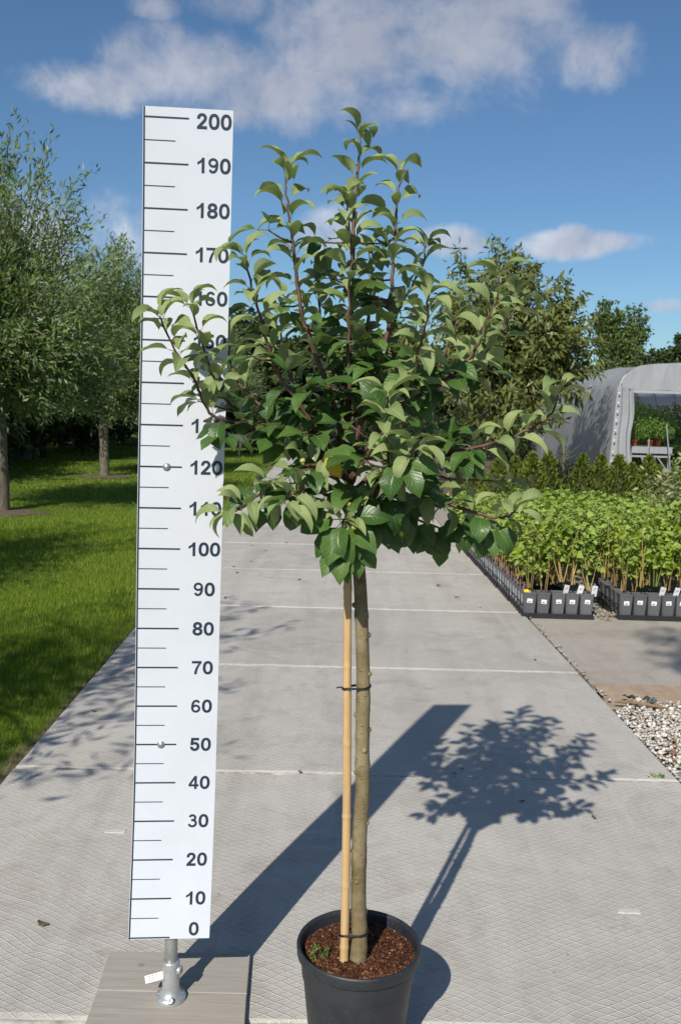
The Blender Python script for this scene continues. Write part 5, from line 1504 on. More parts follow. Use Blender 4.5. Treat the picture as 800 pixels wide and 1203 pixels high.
def seedling_meshes(seed, dense=1.0, hgt=.385):
    r = np.random.default_rng(seed)
    ms = MB()
    lp, ld, ls = [], [], []
    for c in range(4):
        a = r.uniform(0, 2 * PI)
        b0 = Vector((r.uniform(-.03, .03), r.uniform(-.03, .03), .165))
        H = hgt * r.uniform(.62, 1.32)
        e = b0 + Vector((math.cos(a) * r.uniform(.02, .10), math.sin(a) * r.uniform(.02, .1), H - .1))
        mid = b0.lerp(e, .5) + Vector((r.uniform(-.015, .015), r.uniform(-.015, .015), .01))
        ms.tube([b0, mid, e], [.0042, .0036, .002], 4, mi=0, cap=False)
        nl = int(10 * dense)
        for k in range(nl):
            t = r.uniform(.36, 1.0) ** .55
            p = b0.lerp(e, t) if t > .5 else b0.lerp(mid, t * 2)
            az_ = r.uniform(0, 2 * PI)
            stalk = Vector((math.cos(az_), math.sin(az_), r.uniform(-.1, .6))) * r.uniform(.015, .05)
            for s3 in (-.9, 0, .9):
                lp.append((p + stalk)[:])
                ld.append((math.cos(az_ + s3), math.sin(az_ + s3), r.uniform(-.35, .25)))
                ls.append(r.uniform(.026, .074) * (1 if s3 == 0 else .8))
    lp, ld, ls = np.array(lp), np.array(ld), np.array(ls)
    # blades facing up: side vector kept level
    d = unit(ld)
    side = unit(np.cross(d, np.array([0, 0, 1.0]) + r.normal(size=d.shape) * .6))
    n = len(lp)
    nrm = np.cross(side, d)
    W = ls * .62
    midp = lp + d * (ls * .45)[:, None]
    V = np.stack([lp, midp + side * (W / 2)[:, None] + nrm * (ls * .08)[:, None], lp + d * ls[:, None] - nrm * (ls * .12)[:, None], midp - side * (W / 2)[:, None] + nrm * (ls * .08)[:, None]], 1).reshape(-1, 3)
    F = np.arange(n * 4).reshape(n, 4)[:, ::-1]
    hgtf = np.clip((lp[:, 2] - .25) / .3, 0, 1)
    T = np.repeat(np.clip(r.random(n) * .65 + .2 * hgtf + r.uniform(-.15, .2), 0, 1), 4)
    leafme = np_mesh('foliage', V, F, 'seedling_leaf', T)
    stemme = ms.mesh('stems', 'cane_stem' if seed % 3 else 'cane_green')
    # both in one mesh for the rows behind
    v2 = [tuple(v) for v in V.tolist()]
    comb = MB()
    comb.v, comb.f, comb.mi = v2, [tuple(f) for f in F.tolist()], [0] * n
    comb.add(ms.v, ms.f, 1)
    cm = comb.mesh('seedling', ['seedling_leaf', 'cane_stem'])
    at = cm.attributes.new('tint', 'FLOAT', 'POINT')
    tt = np.zeros(len(cm.vertices), np.float32)
    tt[:len(T)] = T
    at.data.foreach_set('value', tt)
    return leafme, stemme, cm, (V, F, T)


SEED = [seedling_meshes(100 + i) for i in range(7)]
PITCHX, PITCHY = .1085, .110
B1X, B1Y, B2X, B2Y = 1.405, 6.905, 2.145, 6.93
NTH = ['first', 'second', 'third', 'fourth', 'fifth', 'sixth', 'seventh', 'eighth', 'ninth', 'tenth']


def yoff(x, y):
    return x + PYAW * (y - 6.9)


def pot_at(x, y, label, side=False, tilt=0.0, tagged=False, front=True, group='square grey nursery pots'):
    z = .004
    o = empty('nursery_pot', (x, y, z), label, 'pot', group, rz=PYAW + random.uniform(-.03, .03))
    add_obj('pot_wall', POTM, o)
    add_obj('soil', SOILM, o)
    if front:
        s_ = add_obj('sticker', STICK, o, (random.uniform(-.008, .008), -.0508, .118 + random.uniform(-.005, .005)), (math.radians(3), random.uniform(-.12, .12), 0))
        add_obj('sticker_print', PRINT, s_)
    if side:
        add_obj('side_label', SIDEL, o, (-.0500, random.uniform(-.01, .01), .105), (0, math.radians(-3), 0))
        add_obj('picture_tag', PINK, o, (-.046, random.uniform(-.012, .012), .166), (random.uniform(-.08, .08), random.uniform(-.12, .1), 0))
    if tagged:
        w = add_obj('plant_tag', WTAG, o, (.052, -.03, .182), (random.uniform(-.15, .1), random.uniform(.1, .3), random.uniform(-.2, .3)))
        add_obj('tag_picture', TPRINT, w)
    return o


def row_height(y):
    return 1.0 + .42 * max(0.0, 1 - (y - 6.9) / 2.3)


def plant_at(x, y, label, group, parts):
    v = random.randrange(7)
    rz = random.uniform(0, 6.28)
    sc = random.uniform(.78, 1.14) * (1 + .10 * math.sin(x * 5 + y * 2.1) * math.sin(y * 3.3))
    if parts:
        o = empty('seedling', (x, y, .004), label, 'seedling', group, rz)
        add_obj('foliage', SEED[v][0], o)
        add_obj('stems', SEED[v][1], o)
    else:
        o = add_obj('seedling', SEED[v][2], None, (x, y, .004), (0, 0, rz))
        tag(o, label, 'seedling', group)
    o.scale = (sc, sc, sc * row_height(y) / (1 + .0 * sc))
    return o


rest = []
left_count = 0
GR = 'leafy seedlings growing in the pot blocks'
for j in range(38):
    y = B1Y + j * PITCHY
    for i in range(5):
        x = yoff(B1X + .108 * i + .05, y)
        jx, jy = random.uniform(-.003, .003), random.uniform(-.003, .003)
        if j == 0:
            pot_at(x + jx, y + jy, f'{NTH[i]} grey pot from the left in the front row of the left block', side=(i == 0), tagged=(i in (2, 3, 4)))
            plant_at(x, y, f'bright green seedling in the {NTH[i]} front pot from the left of the left block', GR, True)
        else:
            if i == 0:
                pot_at(x + jx, y + jy, f'{NTH[j]} grey pot from the front in the column along the path edge' if j < 10 else 'grey pot with side label far back in the column along the path edge', side=True, front=False, group='pots along the path edge')
            if random.random() < .11 and i:
                continue
            plant_at(x, y, f'{NTH[i]} green seedling from the left in the {NTH[j]} row of the left block' if j < 8 else 'bright green seedling behind the eighth row of the left block', GR, False)
for j in range(40):
    y = B2Y + j * PITCHY
    for i in range(22):
        x = yoff(B2X + .108 * i + .05, y)
        if x > 0.40 * y + .45:
            continue
        if j == 0 and i < 8:
            pot_at(x, y, f'{NTH[i]} grey pot from the left in the front row of the right block', side=False, tagged=(i in (2, 3, 5)))
            plant_at(x, y, f'bright green seedling in the {NTH[i]} front pot from the left of the right block', GR, True)
        elif j < 11 and i < 9:
            if i == 0 and j < 6:
                pot_at(x, y, 'grey pot in the left column of the right block beside the gap', front=False, group='pots beside the gap')
            if random.random() < .11:
                continue
            plant_at(x, y, f'{NTH[i]} green seedling from the left in the {NTH[j]} row of the right block' if j < 8 else 'bright green seedling behind the eighth row of the right block', GR, False)
        else:
            rest.append((x, y))
V, F, T, k = [], [], [], 0
for (x, y) in rest:
    v, f, t = SEED[random.randrange(7)][3]
    if random.random() < .11:
        continue
    sel = RNG.random(len(f)) < .75
    a = random.uniform(0, 6.28)
    R = np.array([[math.cos(a), -math.sin(a), 0], [math.sin(a), math.cos(a), 0], [0, 0, 1]])
    vv = (v * random.uniform(.9, 1.15)) @ R.T * [1, 1, row_height(y)] + [x, y, .004]
    V.append(vv)
    F.append(f[sel] + k)
    T.append(np.clip(t + random.uniform(-.2, .2), 0, 1))
    k += len(vv)
tag(add_obj('seedling_mass', np_mesh('seedling_mass', np.concatenate(V), np.concatenate(F), 'seedling_leaf', np.concatenate(T))),
    'dense bright green seedlings filling the back of the right block', 'seedlings', kind='stuff')
# carrying trays
def tray(x0, y0, nx, ny, label, group):
    o = empty('pot_tray', (x0, y0, 0), label, 'tray', group)
    w, d = nx * .108 + .006, ny * PITCHY - .006
    z0 = -.0105
    mb = MB()
    mb.box(0, w, 0, d, z0, z0 + .012)
    mb.box(0, w, 0, .004, z0 + .012, .028).box(0, w, d - .004, d, z0 + .012, .028).box(0, .004, .004, d - .004, z0 + .012, .028).box(w - .004, w, .004, d - .004, z0 + .012, .028)
    mb.build('tray_base', 'tray_black', o)
    mb = MB()
    for z in (.055, .098):
        mb.box(-.005, -.001, 0, d, z, z + .006)
    for q in range(ny + 1):
        yy = min(q * PITCHY, d - .004)
        mb.box(-.0055, -.0015, yy, yy + .004, .0, .104)
    mb.build('tray_rail', 'tray_black', o)
    return o


for j in range(8):
    y = B1Y - .055 + j * 5 * PITCHY
    tray(yoff(B1X - .006, y), y, 5, 5 if j < 7 else 3, 'black carrying tray under the front pots of the left block' if j == 0 else 'black carrying tray under the left block along the path', 'black pot trays')
for i in range(3):
    x = yoff(B2X - .006 + i * 5 * .108, B2Y)
    tray(x, B2Y - .055, 5, 5, ['black carrying tray under the first front pots of the right block', 'black carrying tray under the middle front pots of the right block', 'black carrying tray at the far right of the right block'][i], 'black pot trays')
mb = MB()
mb.add([(-.022, -.004, 0), (.0, -.014, .002), (.026, -.006, .0), (.024, .008, .014), (-.004, .006, .026), (-.024, .010, .018), (-.01, -.01, .02), (.012, -.010, .017)],
       [(0, 1, 6, 5), (1, 7, 4, 6), (1, 2, 3, 7), (5, 6, 4), (7, 3, 4)])
o = mb.build('yellow_tag', 'yellow_tag')
o.location = (B1X + .028, B1Y - .03, .182)
tag(o, 'bright yellow tag on the first front pot of the left block', 'tag')

# dark round pots standing at the right edge of the picture
for (x, y, lab) in ((2.50, 6.02, 'black round pot cut by the right picture edge, the upper one'), (2.035, 5.03, 'black round pot cut by the right picture edge, the lower one at the gravel')):
    o = empty('round_pot', (x, y, -.012), lab, 'pot', 'black round pots at the right edge')
    MB().lathe([(.06, 0), (.075, .15), (.082, .152), (.082, .172), (.076, .172), (.072, .15)], 28).build('pot_wall', 'pot_black', o, sm=True)
    MB().lathe([(.074, .155), (.04, .16), (.0001, .163)], 20).build('soil', 'soil', o)

# ------------------------------------------------------------------ clipped thujas and the dark spruce
def thuja_mesh(seed, h, w):
    r = np.random.default_rng(seed)
    n = 2600
    t = r.random(n) ** 1.25
    prof = np.where(t < .12, .75 + 2 * t, 1.0 * (1 - ((t - .12) / .88) ** 1.35) + .02)
    a = r.uniform(0, 2 * PI, n)
    lob = 1 + .16 * np.sin(a * 5 + t * 9 + seed) + .1 * np.sin(a * 9 - t * 17)
    rad = w / 2 * prof * lob * r.uniform(.55, 1.05, n)
    p = np.stack([rad * np.cos(a), rad * np.sin(a), t * h * .96 + .05], 1)
    d = np.stack([np.cos(a) * .55, np.sin(a) * .55, np.full(n, 1.0)], 1) + r.normal(size=(n, 3)) * .25
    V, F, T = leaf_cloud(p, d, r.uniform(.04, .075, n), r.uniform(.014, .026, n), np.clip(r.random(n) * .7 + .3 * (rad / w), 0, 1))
    core = MB().lathe([(w * .26, .06), (w * .30, h * .2), (w * .16, h * .6), (.004, h * .93)], 9).mesh('core', 'thuja_core', True)
    return np_mesh('foliage', V, F, 'thuja_leaf', T), core


TH = [thuja_mesh(s, 1.0, .56) for s in (1, 2, 3)]
th = [(2.42, 12.1, .84), (2.62, 12.0, .90), (2.84, 12.05, .92), (3.28, 12.0, .90), (3.53, 12.05, .90), (3.75, 12.0, .90), (3.95, 12.1, .80), (4.14, 12.0, .91), (4.30, 12.1, .78), (4.46, 12.0, .75), (4.66, 12.1, .8),
      (2.2, 12.15, .8), (2.0, 12.6, .75), (3.05, 12.7, .74), (3.42, 12.75, .72), (3.68, 12.7, .7), (4.05, 12.8, .72), (4.9, 12.05, .85), (2.75, 12.75, .8), (4.4, 12.8, .7)]
names = ['leftmost slim', 'second tall', 'third tall bright', 'broad pointed', 'tall', 'slim tall', 'low blunt', 'tallest right', 'low', 'small right', 'small']
th_lab = ['pointed conifer in the clipped row, leftmost one just showing behind the apple leaves', 'pointed conifer in the row, second one left of the dark spruce', 'pointed conifer touching the left side of the dark spruce',
          'pointed conifer touching the right side of the dark spruce', 'pointed conifer second to the right of the dark spruce', 'narrow pointed conifer below the white clips of the tunnel curtain',
          'low conifer left of the bench legs', 'tallest pointed conifer in front of the bench', 'low conifer below the right end of the bench', 'short conifer just right of the bench leg', 'conifer at the right picture edge behind the variegated shrub']
for i, (x, y, h) in enumerate(th):
    x, h = x - .14, h + .08
    v = i % 3
    lab = th_lab[i] if i < len(th_lab) else 'small conifer standing in the second row behind the pointed ones'
    o = empty('thuja', (x, y, -.012), lab, 'conifer', 'young pointed conifers in a row', random.uniform(0, 6))
    add_obj('foliage', TH[v][0], o)
    add_obj('core', TH[v][1], o)
    o.scale = (h * random.uniform(1.05, 1.3), h * random.uniform(1.05, 1.3), h)
# spruce with a bare leader
sp = empty('spruce', (2.92, 12.15, -.012), 'dark blue green spruce with a bare leader among the light conifers', 'conifer')
mb = MB().tube([(0, 0, 0), (.01, 0, .7), (-.01, 0, 1.36)], [.02, .014, .004], 6)
LV, LD = [], []
for i in range(46):
    z = .08 + 1.0 * (i / 46) ** .9
    a = i * 2.4
    L = .34 * (1 - (z / 1.25)) + .06
    e = Vector((math.cos(a) * L, math.sin(a) * L, z + L * .25))
    mb.tube([(0, 0, z), e], [.006, .002], 4)
    nn_ = 90 if z < .88 else 6
    for k in range(nn_):
        t = random.uniform(.15, 1)
        LV.append((e.x * t + random.gauss(0, .022), e.y * t + random.gauss(0, .022), z + (e.z - z) * t + random.gauss(0, .022)))
        LD.append((math.cos(a) + random.gauss(0, .6), math.sin(a) + random.gauss(0, .6), random.uniform(-.2, .8)))
for (dx, dz, L) in ((.22, .22, 1.18), (.17, .1, 1.16)):
    mb.tube([(0, 0, L - .25), (dx, 0, L - .25 + dz)], [.005, .002], 4)
mb.build('stem', 'twig', sp)
V, F, T = leaf_cloud(np.array(LV), np.array(LD), RNG.uniform(.03, .06, len(LV)), .012)
add_obj('foliage', np_mesh('foliage', V, F, 'spruce_leaf', T), sp)

# variegated shrub at the right edge
vs_ = empty('variegated_shrub', (3.42, 9.1, -.012), 'cream variegated shrub at the right edge rising above the seedlings', 'shrub')
mb = MB()
LV, LD = [], []
for i in range(46):
    a = random.uniform(0, 2 * PI)
    rr_ = random.uniform(.1, .55)
    h = random.uniform(.55, 1.32) * (1 - .25 * rr_)
    e = Vector((math.cos(a) * rr_, math.sin(a) * rr_, h))
    m_ = e * .5 + Vector((0, 0, .08))
    mb.tube([(0, 0, 0), m_, e], [.006, .004, .0015], 4)
    for k in range(34):
        t = random.uniform(.35, 1)
        p = m_.lerp(e, t * 2 - 1) if t > .5 else m_ * t * 2
        q = random.uniform(0, 2 * PI)
        LV.append(p[:])
        LD.append((math.cos(q), math.sin(q), random.uniform(-.1, .9)))
mb.build('stems', 'twig', vs_)
V, F, T = leaf_cloud(np.array(LV), np.array(LD), RNG.uniform(.05, .09, len(LV)), RNG.uniform(.018, .03, len(LV)), RNG.random(len(LV)) ** .8)
add_obj('foliage', np_mesh('foliage', V, F, 'variegated_leaf', T), vs_)

# ------------------------------------------------------------------ polytunnel
TX, TY = 5.30, 18.0
tun = empty('polytunnel', (TX, TY, -.05), 'low grey film polytunnel with its near end open', 'polytunnel', rz=-PYAW)
TW, TL = 7.2, 22.0
PROF = [(0, 0), (0.0, 0.7), (0.0, 1.4), (0.01, 1.98), (0.05, 2.17), (0.14, 2.32), (0.30, 2.43), (0.6, 2.50), (1.2, 2.54), (2.4, 2.60), (3.6, 2.63)]
PROF = PROF + [(TW - x, z) for x, z in reversed(PROF[:-1])]
ny = 44
V, F = [], []
for j in range(ny + 1):
    y = TL * j / ny
    sag = abs(math.sin(y / 2.0 * PI))
    for i, (x, z) in enumerate(PROF):
        mid = min(1, z / 2.2)
        ins = .035 * sag * mid
        xx = x + (ins if x < TW / 2 else -ins) * (1 if 0 < i < len(PROF) - 1 else 0) + .012 * math.sin(y * 5.3 + i)
        V.append((xx, y + .02 * math.sin(i * 2.1), z + .05 - (.05 * sag if 2.2 < z else 0) + .008 * math.sin(y * 7 + i * 1.7)))
m_ = len(PROF)
for j in range(ny):
    for i in range(m_ - 1):
        a = j * m_ + i
        F.append((a, a + m_, a + m_ + 1, a + 1))
MB().add(V, F).build('film_cover', 'tunnel_film', tun, sm=True)
for j in range(12):
    y = j * 2.0
    pts = [(x + (.02 if x < TW / 2 else -.02), y + .03, z + .03) for x, z in PROF]
    MB().tube(catmull(pts, 2), .019, 6).build('hoop', 'tunnel_steel', tun, sm=True)
MB().tube([(1.2, .05, 2.53), (1.2, TL, 2.53)], .014, 6).build('purlin', 'tunnel_steel', tun)
MB().tube([(3.6, .05, 2.65), (3.6, TL, 2.65)], .014, 6).build('purlin', 'tunnel_steel', tun)
# fascia of film above the opening, slightly folded
V, F = [], []
top = [(x, z) for x, z in PROF if z > 1.9]
for x in np.linspace(0.06, TW - .06, 90):
    zt = np.interp(x, [p[0] for p in top], [p[1] for p in top]) + .045
    zb = 2.055 + .008 * math.sin(x * 9)
    for k in range(4):
        t = k / 3
        V.append((x, -.03 - .02 * abs(math.sin(x * 6)) * (1 - t) - .02 * t * math.sin(x * 14), zb + (max(zt, zb + .01) - zb) * t))
for i in range(89):
    for k in range(3):
        a = i * 4 + k
        F.append((a, a + 4, a + 5, a + 1))
MB().add(V, F).build('fascia_film', 'tunnel_film', tun, sm=True)
MB().box(.28, TW - .28, -.035, .02, 1.99, 2.045).build('header_bar', 'tunnel_steel', tun)
# gathered curtain hanging at the left of the opening
V, F = [], []
nz_, nx_ = 24, 26
for k in range(nz_ + 1):
    z = .05 + 2.05 * k / nz_
    t = 1 - z / 2.1
    xl = -.02 - .12 * t
    xr = .30 + .03 * math.sin(z * 5) - .04 * t + .06 * max(0, math.sin(z * 2.2 + .4))
    for i in range(nx_ + 1):
        u = i / nx_
        x = xl + (xr - xl) * u
        V.append((x, -.05 + .045 * math.sin(u * 15 + z * .8) * (.3 + .7 * u) - .05 * t, z))
for k in range(nz_):
    for i in range(nx_):
        a = k * (nx_ + 1) + i
        F.append((a, a + 1, a + nx_ + 2, a + nx_ + 1))
MB().add(V, F).build('curtain', 'tunnel_film', tun, sm=True)
CL = MB().lathe([(.0001, .016), (.018, .010), (.022, 0), (.018, -.010), (.0001, -.016)], 10).mesh('clip', 'paper', True)
for k in range(9):
    z = 2.02 - k * .19 - random.uniform(0, .05)
    t = 1 - z / 2.1
    add_obj('clip', CL, tun, (.0 - .12 * t, -.13 - .05 * t, z))
# back end
V = [(x, TL, z + .04) for x, z in PROF]
MB().add(V, [tuple(range(len(V)))]).build('end_film', 'tunnel_film', tun)

# bench with pot plants
bn = empty('potting_bench', (5.72, 18.35, -.04), 'pale metal potting bench inside the open tunnel', 'bench')
MB().box(0, .84, 0, .9, .80, .93).build('bench_top', 'bench_metal', bn)
for (x, y) in ((.03, .03), (.79, .03), (.40, .03), (.03, .85), (.79, .85)):
    MB().box(x - .018, x + .018, y - .018, y + .018, 0, .80).build('leg', 'bench_metal', bn)
for z, yy in ((.22, .03), (.72, .03), (.22, .85)):
    MB().box(.0, .82, yy - .012, yy + .012, z, z + .035).build('rail', 'bench_metal', bn)
for x0, x1 in ((.42, .62), (.79, .55), (.40, .22)):
    MB().tube([(x0, .01, .45 if x0 < .7 else .42), (x1 if x0 > .7 else x0 - .18, .01, .74)], .016, 5).build('brace', 'bench_metal', bn)
tp = MB().lathe([(.045, 0), (.060, .10), (.066, .10), (.066, .125), (.058, .125), (.054, .09)], 16).mesh('pot_wall', 'terracotta', True)


def bushy(seed, n, rx, ry, z0, z1, L, mat='bench_leaf', wr=.5):
    r = np.random.default_rng(seed)
    u = unit(r.normal(size=(n, 3))) * (r.random((n, 1)) ** .33)
    p = u * [rx, ry, (z1 - z0) / 2] + [0, 0, (z0 + z1) / 2]
    lump = np.sin(p[:, 0] * 9 + seed) * np.sin(p[:, 2] * 11) > -.75
    p, u = p[lump], u[lump]
    V, F, T = leaf_cloud(p, u + r.normal(size=u.shape) * .6 + [0, 0, -.2], r.uniform(.7, 1.2, len(p)) * L, L * wr, np.clip(r.random(len(p)) * .8 + .3 * u[:, 2], 0, 1), droop=.2)
    return np_mesh('foliage', V, F, mat, T)


bp_specs = [((6.33, 19.35), .36, .62, 0, .05, 'terracotta'), ((6.60, 19.25), .32, .58, 1, .06, 'terracotta'), ((6.82, 19.4), .30, .50, 2, .06, 'terracotta'), ((6.5, 19.8), .45, .86, 3, .07, ''), ((6.9, 19.85), .42, .8, 4, .07, '')]
bl = ['leafy pot plant at the left end of the bench top', 'bright leafy pot plant in the middle of the bench top', 'long leaved pot plant at the right end of the bench', 'tall dark leaved plant at the back left of the bench', 'tall dark leaved plant at the back right of the bench']
for ((x, y), r_, h, i, L, c) in bp_specs:
    x, y = x - .45, y - .75
    o = empty('bench_plant', (x, y, .89), bl[i], 'pot plant', 'pot plants on the bench')
    add_obj('pot_wall', tp, o)
    add_obj('foliage', bushy(60 + i, 700, r_, r_, .12, h, L), o)
for i, (x, y, h) in enumerate(((7.5, 20.2, 1.7), (8.3, 20.6, 1.75), (6.1, 21.5, 1.6), (7.0, 22.0, 1.8), (8.0, 22.4, 1.8), (7.4, 19.2, 1.1), (6.4, 24, 1.8), (7.6, 25, 1.9), (9.2, 22, 1.8))):
    o = add_obj('tunnel_plant', bushy(80 + i, 1500, .65, .6, .0, h, .11, 'bench_leaf' if i % 2 else 'birch_leaf'), None, (x, y, 0))
    tag(o, 'tall leafy plant growing inside the tunnel behind the bench', 'plant', 'plants inside the tunnel')
for (x0, x1, lab) in ((5.93, 6.02, 'thin pale stake leaning in front of the bench, left one'), (6.44, 6.34, 'thin pale stake leaning in front of the bench, right one')):
    o = MB().tube([(x0 + .02 if x0 < 6.2 else x0 + .06, 18.0, -.05), (x1, 18.15, 1.05 if x0 < 6.2 else 1.35)], .011, 6).build('stake', 'bench_metal')
    tag(o, lab, 'stake')
o = MB().box(-.16, .16, -.1, .1, 0, .26).lathe([(.02, .28), (.06, .27), (.07, .26)], 12).build('crate', 'tray_black')
o.location = (6.0, 18.6, -.05)
tag(o, 'black crate standing under the bench', 'crate')


# ------------------------------------------------------------------ trees
def limb_tree(seed, h, z0, trunk_r, crown, n_twigs, leaves_per, L, W, mat, droop, up_bias, spread=.35, bark='bark_grey', bare=0):
    """crown: list of (x, y, z, rx, rz) lobes; limbs run from the trunk to points in the lobes, leaves sit along twigs"""
    r = np.random.default_rng(seed)
    rr_ = random.Random(seed)
    tm = MB()
    lean = Vector((rr_.uniform(-.1, .1), rr_.uniform(-.1, .1), 0))
    tp_ = [Vector((0, 0, -.2)), Vector((0, 0, .1)), lean * .5 + Vector((0, 0, z0 * .6)), lean + Vector((0, 0, z0))]
    pt = catmull(tp_, 5)
    tm.tube(pt, [trunk_r * (1.35 if i < 3 else 1.0 + .05 * math.sin(i * 2.3)) * (1 - .12 * i / len(pt)) for i in range(len(pt))], 14, cap=True)
    bmn = MB()
    head = tp_[-1]
    LP, LD, TT = [], [], []
    for k in range(n_twigs):
        cx, cy, cz, rx, rz = crown[rr_.randrange(len(crown))]
        u = r.normal(size=3)
        u /= np.linalg.norm(u)
        q = .45 + .6 * rr_.random() ** .6
        tgt = Vector((cx + u[0] * rx * q, cy + u[1] * rx * q, cz + u[2] * rz * q))
        start = head + Vector((rr_.uniform(-.08, .08), rr_.uniform(-.08, .08), rr_.uniform(-.25, .1)))
        if rr_.random() < .5:
            start = start.lerp(Vector((cx, cy, cz)), rr_.uniform(.2, .8))
        dd = tgt - start
        mid = start + dd * .5 + Vector((rr_.gauss(0, .06), rr_.gauss(0, .06), .10 * dd.length * (1 if up_bias < 1 else -.2)))
        if k % 4 == 0:
            bmn.tube([start, mid, tgt], [max(.006, trunk_r * .17), .012, .004], 5, cap=False)
        ax = dd.normalized()
        tone = rr_.uniform(-.25, .25)
        for c in range(leaves_per):
            t = rr_.uniform(.35, 1.0)
            p = (start.lerp(mid, t * 2) if t < .5 else mid.lerp(tgt, t * 2 - 1))
            o_ = r.normal(size=3) * spread * (.35 + .4 * (1 - t))
            LP.append((p.x + o_[0], p.y + o_[1], p.z + o_[2] * .8))
            d = np.array(ax[:]) * up_bias + r.normal(size=3) * .55 + np.array([0, 0, -droop])
            LD.append(d)
            TT.append(tone)
        for c in range(leaves_per // 3):         # spray at the shoot end
            t = rr_.uniform(-.1, .38)
            p = tgt + ax * t * (.9 if up_bias > .8 else .3)
            LP.append((p.x + rr_.gauss(0, .035), p.y + rr_.gauss(0, .035), p.z + rr_.gauss(0, .03)))
            LD.append(np.array(ax[:]) * up_bias + r.normal(size=3) * .6 + np.array([0, 0, -droop]))
            TT.append(tone)
    n = len(LP)
    V, F, T = leaf_cloud(np.array(LP), np.array(LD), r.uniform(.7, 1.2, n) * L, r.uniform(.7, 1.2, n) * W, np.clip(r.random(n) * .6 + .2 + np.array(TT), 0, 1))
    return (tm.mesh('trunk', bark, True), bmn.mesh('limbs', bark, True), np_mesh('crown', V, F, mat, T))


def plant_tree(name, meshes, loc, label, cat, group=None, sc=1.0, rz=0.0, szc=1.0):
    o = empty(name, loc, label, cat, group, rz)
    for nme, me in zip(('trunk', 'limbs', 'crown'), meshes):
        add_obj(nme, me, o)
    o.scale = (sc, sc, sc * szc)
    return o


WCROWN = [(0, 0, 2.9, 1.35, 1.3), (-.5, .4, 1.75, 1.1, .55), (.6, .2, 1.65, 1.0, .5), (-.8, .2, 2.5, 1.0, 1.0), (.8, -.2, 2.5, 1.05, 1.1), (0, .8, 2.6, 1.0, 1.0), (.1, -.8, 2.4, 1.0, 1.0), (.35, 0, 3.7, .75, 1.05), (-.45, .2, 3.6, .8, .9), (.7, .2, 2.0, .9, .6), (-.6, -.4, 2.0, .9, .6)]
WIL = [limb_tree(201, 5, 1.9, .125, WCROWN, 560, 66, .115, .025, 'willow_leaf', .0, .9, .30),
       limb_tree(202, 5, 1.8, .10, [(c[0] * .95, -c[1], c[2] * .98, c[3], c[4] * 1.02) for c in WCROWN], 560, 66, .115, .025, 'willow_leaf', .0, .9, .30)]
WSP = limb_tree(203, 5, 1.9, .16, WCROWN, 230, 48, .115, .025, 'willow_leaf', .0, .9, .30)
WG = 'pollard willows in a row along the lawn'
plant_tree('willow_tree', WIL[0], (-4.68, 12.6, 0), 'nearest pollard willow at the left edge with its trunk half cut by the frame', 'tree', WG, 1.0, .6, 1.06)
plant_tree('willow_tree', WIL[1], (-4.84, 18.75, 0), 'pollard willow with a slim pale trunk standing free just left of the ruler', 'tree', WG, 1.0, 2.2, 1.02)
plant_tree('willow_tree', WIL[0], (-4.95, 25.0, 0), 'willow standing directly behind the measuring board', 'tree', WG, 1.0, 4.0)
plant_tree('willow_tree', WIL[1], (-5.05, 31.2, 0), 'willow seen through the gap between ruler and apple crown', 'tree', WG, 1.05, 5.0)
plant_tree('willow_tree', WIL[0], (-5.1, 37.5, 0), 'farther willow behind the left part of the apple crown', 'tree', WG, 1.05, 1.0)
plant_tree('willow_tree', WSP, (-4.75, 6.4, 0), 'willow beside the lawn just outside the left edge, casting shade on the grass', 'tree', WG, .92, 3.3)
plant_tree('willow_tree', WSP, (-3.6, 1.45, 0), 'willow left of the camera whose branches shade the left slabs', 'tree', WG, 1.05, .9)

CH = limb_tree(210, 4, 1.5, .11, [(0, 0, 2.7, 1.15, 1.05), (-.7, 0, 2.35, .95, .95), (.72, .1, 2.3, .85, .9), (.15, -.5, 1.7, 1.0, .7), (-.3, .3, 3.45, .8, .7), (.5, .2, 3.2, .7, .7), (1.0, 0, 2.6, .5, .6)],
                330, 34, .165, .048, 'oak_leaf', .75, .35, .26)
plant_tree('chestnut_tree', CH, (2.95, 17.4, -.05), 'broad leafy tree with long drooping leaves in front of the tunnel side', 'tree', None, 1.17, 0, .97)
BI = limb_tree(220, 6, 2.5, .12, [(0, 0, 4.0, 1.1, 1.2), (-.5, 0, 5.3, .65, .8), (.75, 0, 5.0, .6, .9), (0, 0, 2.6, 1.5, 1.0)], 260, 36, .13, .09, 'birch_leaf', .5, .3, .32)
plant_tree('birch_tree', BI, (11.35, 39, 0), 'twin peaked light green tree rising behind the tunnel roof', 'tree', None, .92, 0, 1.1)
BG = [limb_tree(230 + i, 6, 2.0, .18, [(0, 0, 3.4, 2.2, 1.6), (-1.6, .3, 2.9, 1.5, 1.3), (1.6, 0, 3.0, 1.6, 1.4), (.3, 0, 4.4, 1.2, 1.0), (0, 0, 1.6, 2.4, 1.2)], 300, 46, .24, .16, 'birch_leaf' if i == 0 else 'dark_leaf', .3, .3, .42) for i in range(2)]
BL = 'leafy trees in the distant belt behind the nursery'
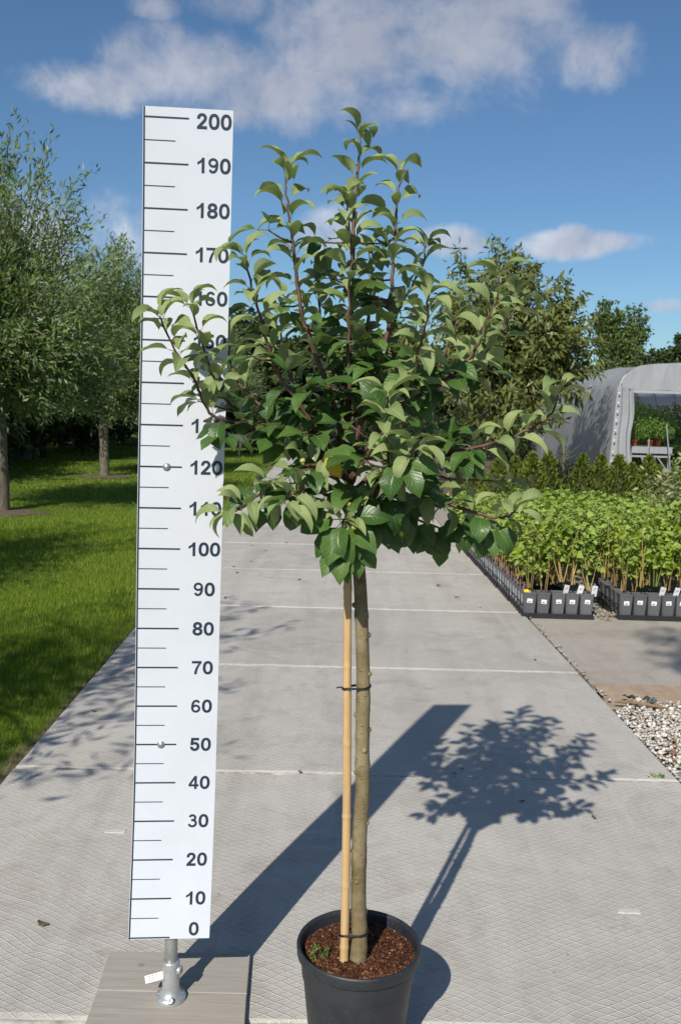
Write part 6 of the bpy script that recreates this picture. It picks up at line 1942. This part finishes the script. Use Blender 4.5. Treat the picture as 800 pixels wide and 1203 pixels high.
for i, (x, y, s_, v, lab) in enumerate([(13.9, 43, .68, 0, 'mid green tree just right of the twin peaked tree'),
                                         (19.8, 52, 1.12, 1, 'dark tree mass behind the tunnel roof'), (23.8, 55, 1.22, 1, 'dark tree at the right edge above the tunnel'), (17.0, 50, .9, 1, 'dark rounded tree right of the light pair above the tunnel'),
                                         (6.5, 44, 1.0, 1, 'dark tree behind the broad drooping tree'), (3.0, 46, 1.05, 0, 'distant tree behind the right half of the apple crown'),
                                         (-1.0, 48, 1.05, 1, 'distant dark tree at the end of the path'), (-4.0, 46, 1.1, 1, 'distant tree behind the left half of the apple crown'), (-8.5, 46, 1.2, 1, 'distant tree behind the willow row'),
                                         (28.5, 58, 1.3, 1, 'dark tree beyond the right picture edge')]):
    plant_tree('broadleaf_tree', BG[v], (x - .011 * y, y, 0), lab, 'tree', BL, s_, i * 1.3)
# dark hedge shrubs behind the willows
HB = [limb_tree(250 + i, 3, .5, .1, [(0, 0, 1.7, 1.5, 1.2), (.8, .3, 1.3, 1.1, 1.0), (-.8, 0, 1.4, 1.1, 1.0), (0, -.6, .7, 1.4, .7), (.2, .4, 2.4, .8, .6)], 260, 42, .12, .07, 'dark_leaf', .2, .4, .34) for i in range(2)]
for i, (x, y, s_) in enumerate([(-8.2, 15.8, 1.15), (-8.6, 18.6, 1.2), (-8.3, 21.4, 1.2), (-8.5, 24.2, 1.25), (-8.2, 27, 1.2), (-8.2, 30, 1.2), (-7.9, 33, 1.2), (-7.5, 36.5, 1.2), (-7.0, 40, 1.25), (-11.5, 19, 1.7), (-11.8, 25, 1.7), (-11.5, 32, 1.7), (-4.5, 42, 1.0)]):
    plant_tree('hedge_shrub', HB[i % 2], (x, y, -.05), ('dark shrub in the shaded belt directly right of the nearest willow trunk', 'dark shrub in the belt between the two visible willow trunks', 'dark shrub in the belt just left of the slim willow trunk', 'dark shrub in the belt just right of the slim willow trunk', 'dark shrub in the belt touching the left edge of the ruler')[i] if i < 5 else 'dark shrub in the far part of the shaded belt behind the ruler', 'shrub', 'dark shrubs behind the willows', s_, i * 2.1)
# low shrubs closing the far end of the path
for i, (x, y, s_) in enumerate([(-2.6, 29, .55), (-.9, 30, .5), (.8, 29.5, .5), (2.4, 30, .55), (4.0, 29, .6), (4.6, 25, .5)]):
    plant_tree('low_shrub', HB[i % 2], (x, y, -.05), ('low shrub closing the left end of the far path' if i == 0 else 'low shrub right of the far path end near the tunnel' if i > 3 else 'low shrub in the middle of the far path end'), 'shrub', 'low shrubs at the end of the path', s_, i * 1.7)
plant_tree('willow_tree', WIL[0], (-7.9, 23.0, 0), 'willow standing back from the row between the two nearest trunks', 'tree', WG, 1.1, 2.9, 1.05)
# bare earth rings round the willow trunks
for (x, y, r_, lab) in ((-4.62, 12.45, .62, 'a'), (-4.84, 18.65, .72, 'b'), (-4.75, 6.3, .6, 'c')):
    ring = [(0, 0, -.012)]
    for k in range(28):
        a = 2 * PI * k / 28
        q = r_ * .72 * random.uniform(.7, 1.25)
        ring.append((math.cos(a) * q * 1.25, math.sin(a) * q, -.03))
    o = MB().add(ring, [(0, 1 + k, 1 + (k + 1) % 28) for k in range(28)]).build('tree_pit', 'soil', sm=True, loc=(x, y, -.005))
    tag(o, kind='structure')
# tall tree behind the photographer's right shoulder: its outer twigs shade the yard slab
TT_ = limb_tree(270, 8, 6.6, .09, [(0, 0, 7.5, .75, .5), (.4, -.3, 7.7, .6, .5)], 80, 30, .10, .055, 'birch_leaf', .2, .5, .16)
plant_tree('roadside_tree', TT_, (-.55, -2.4, -.15), 'tall slender tree behind the camera shading the yard slab', 'tree')
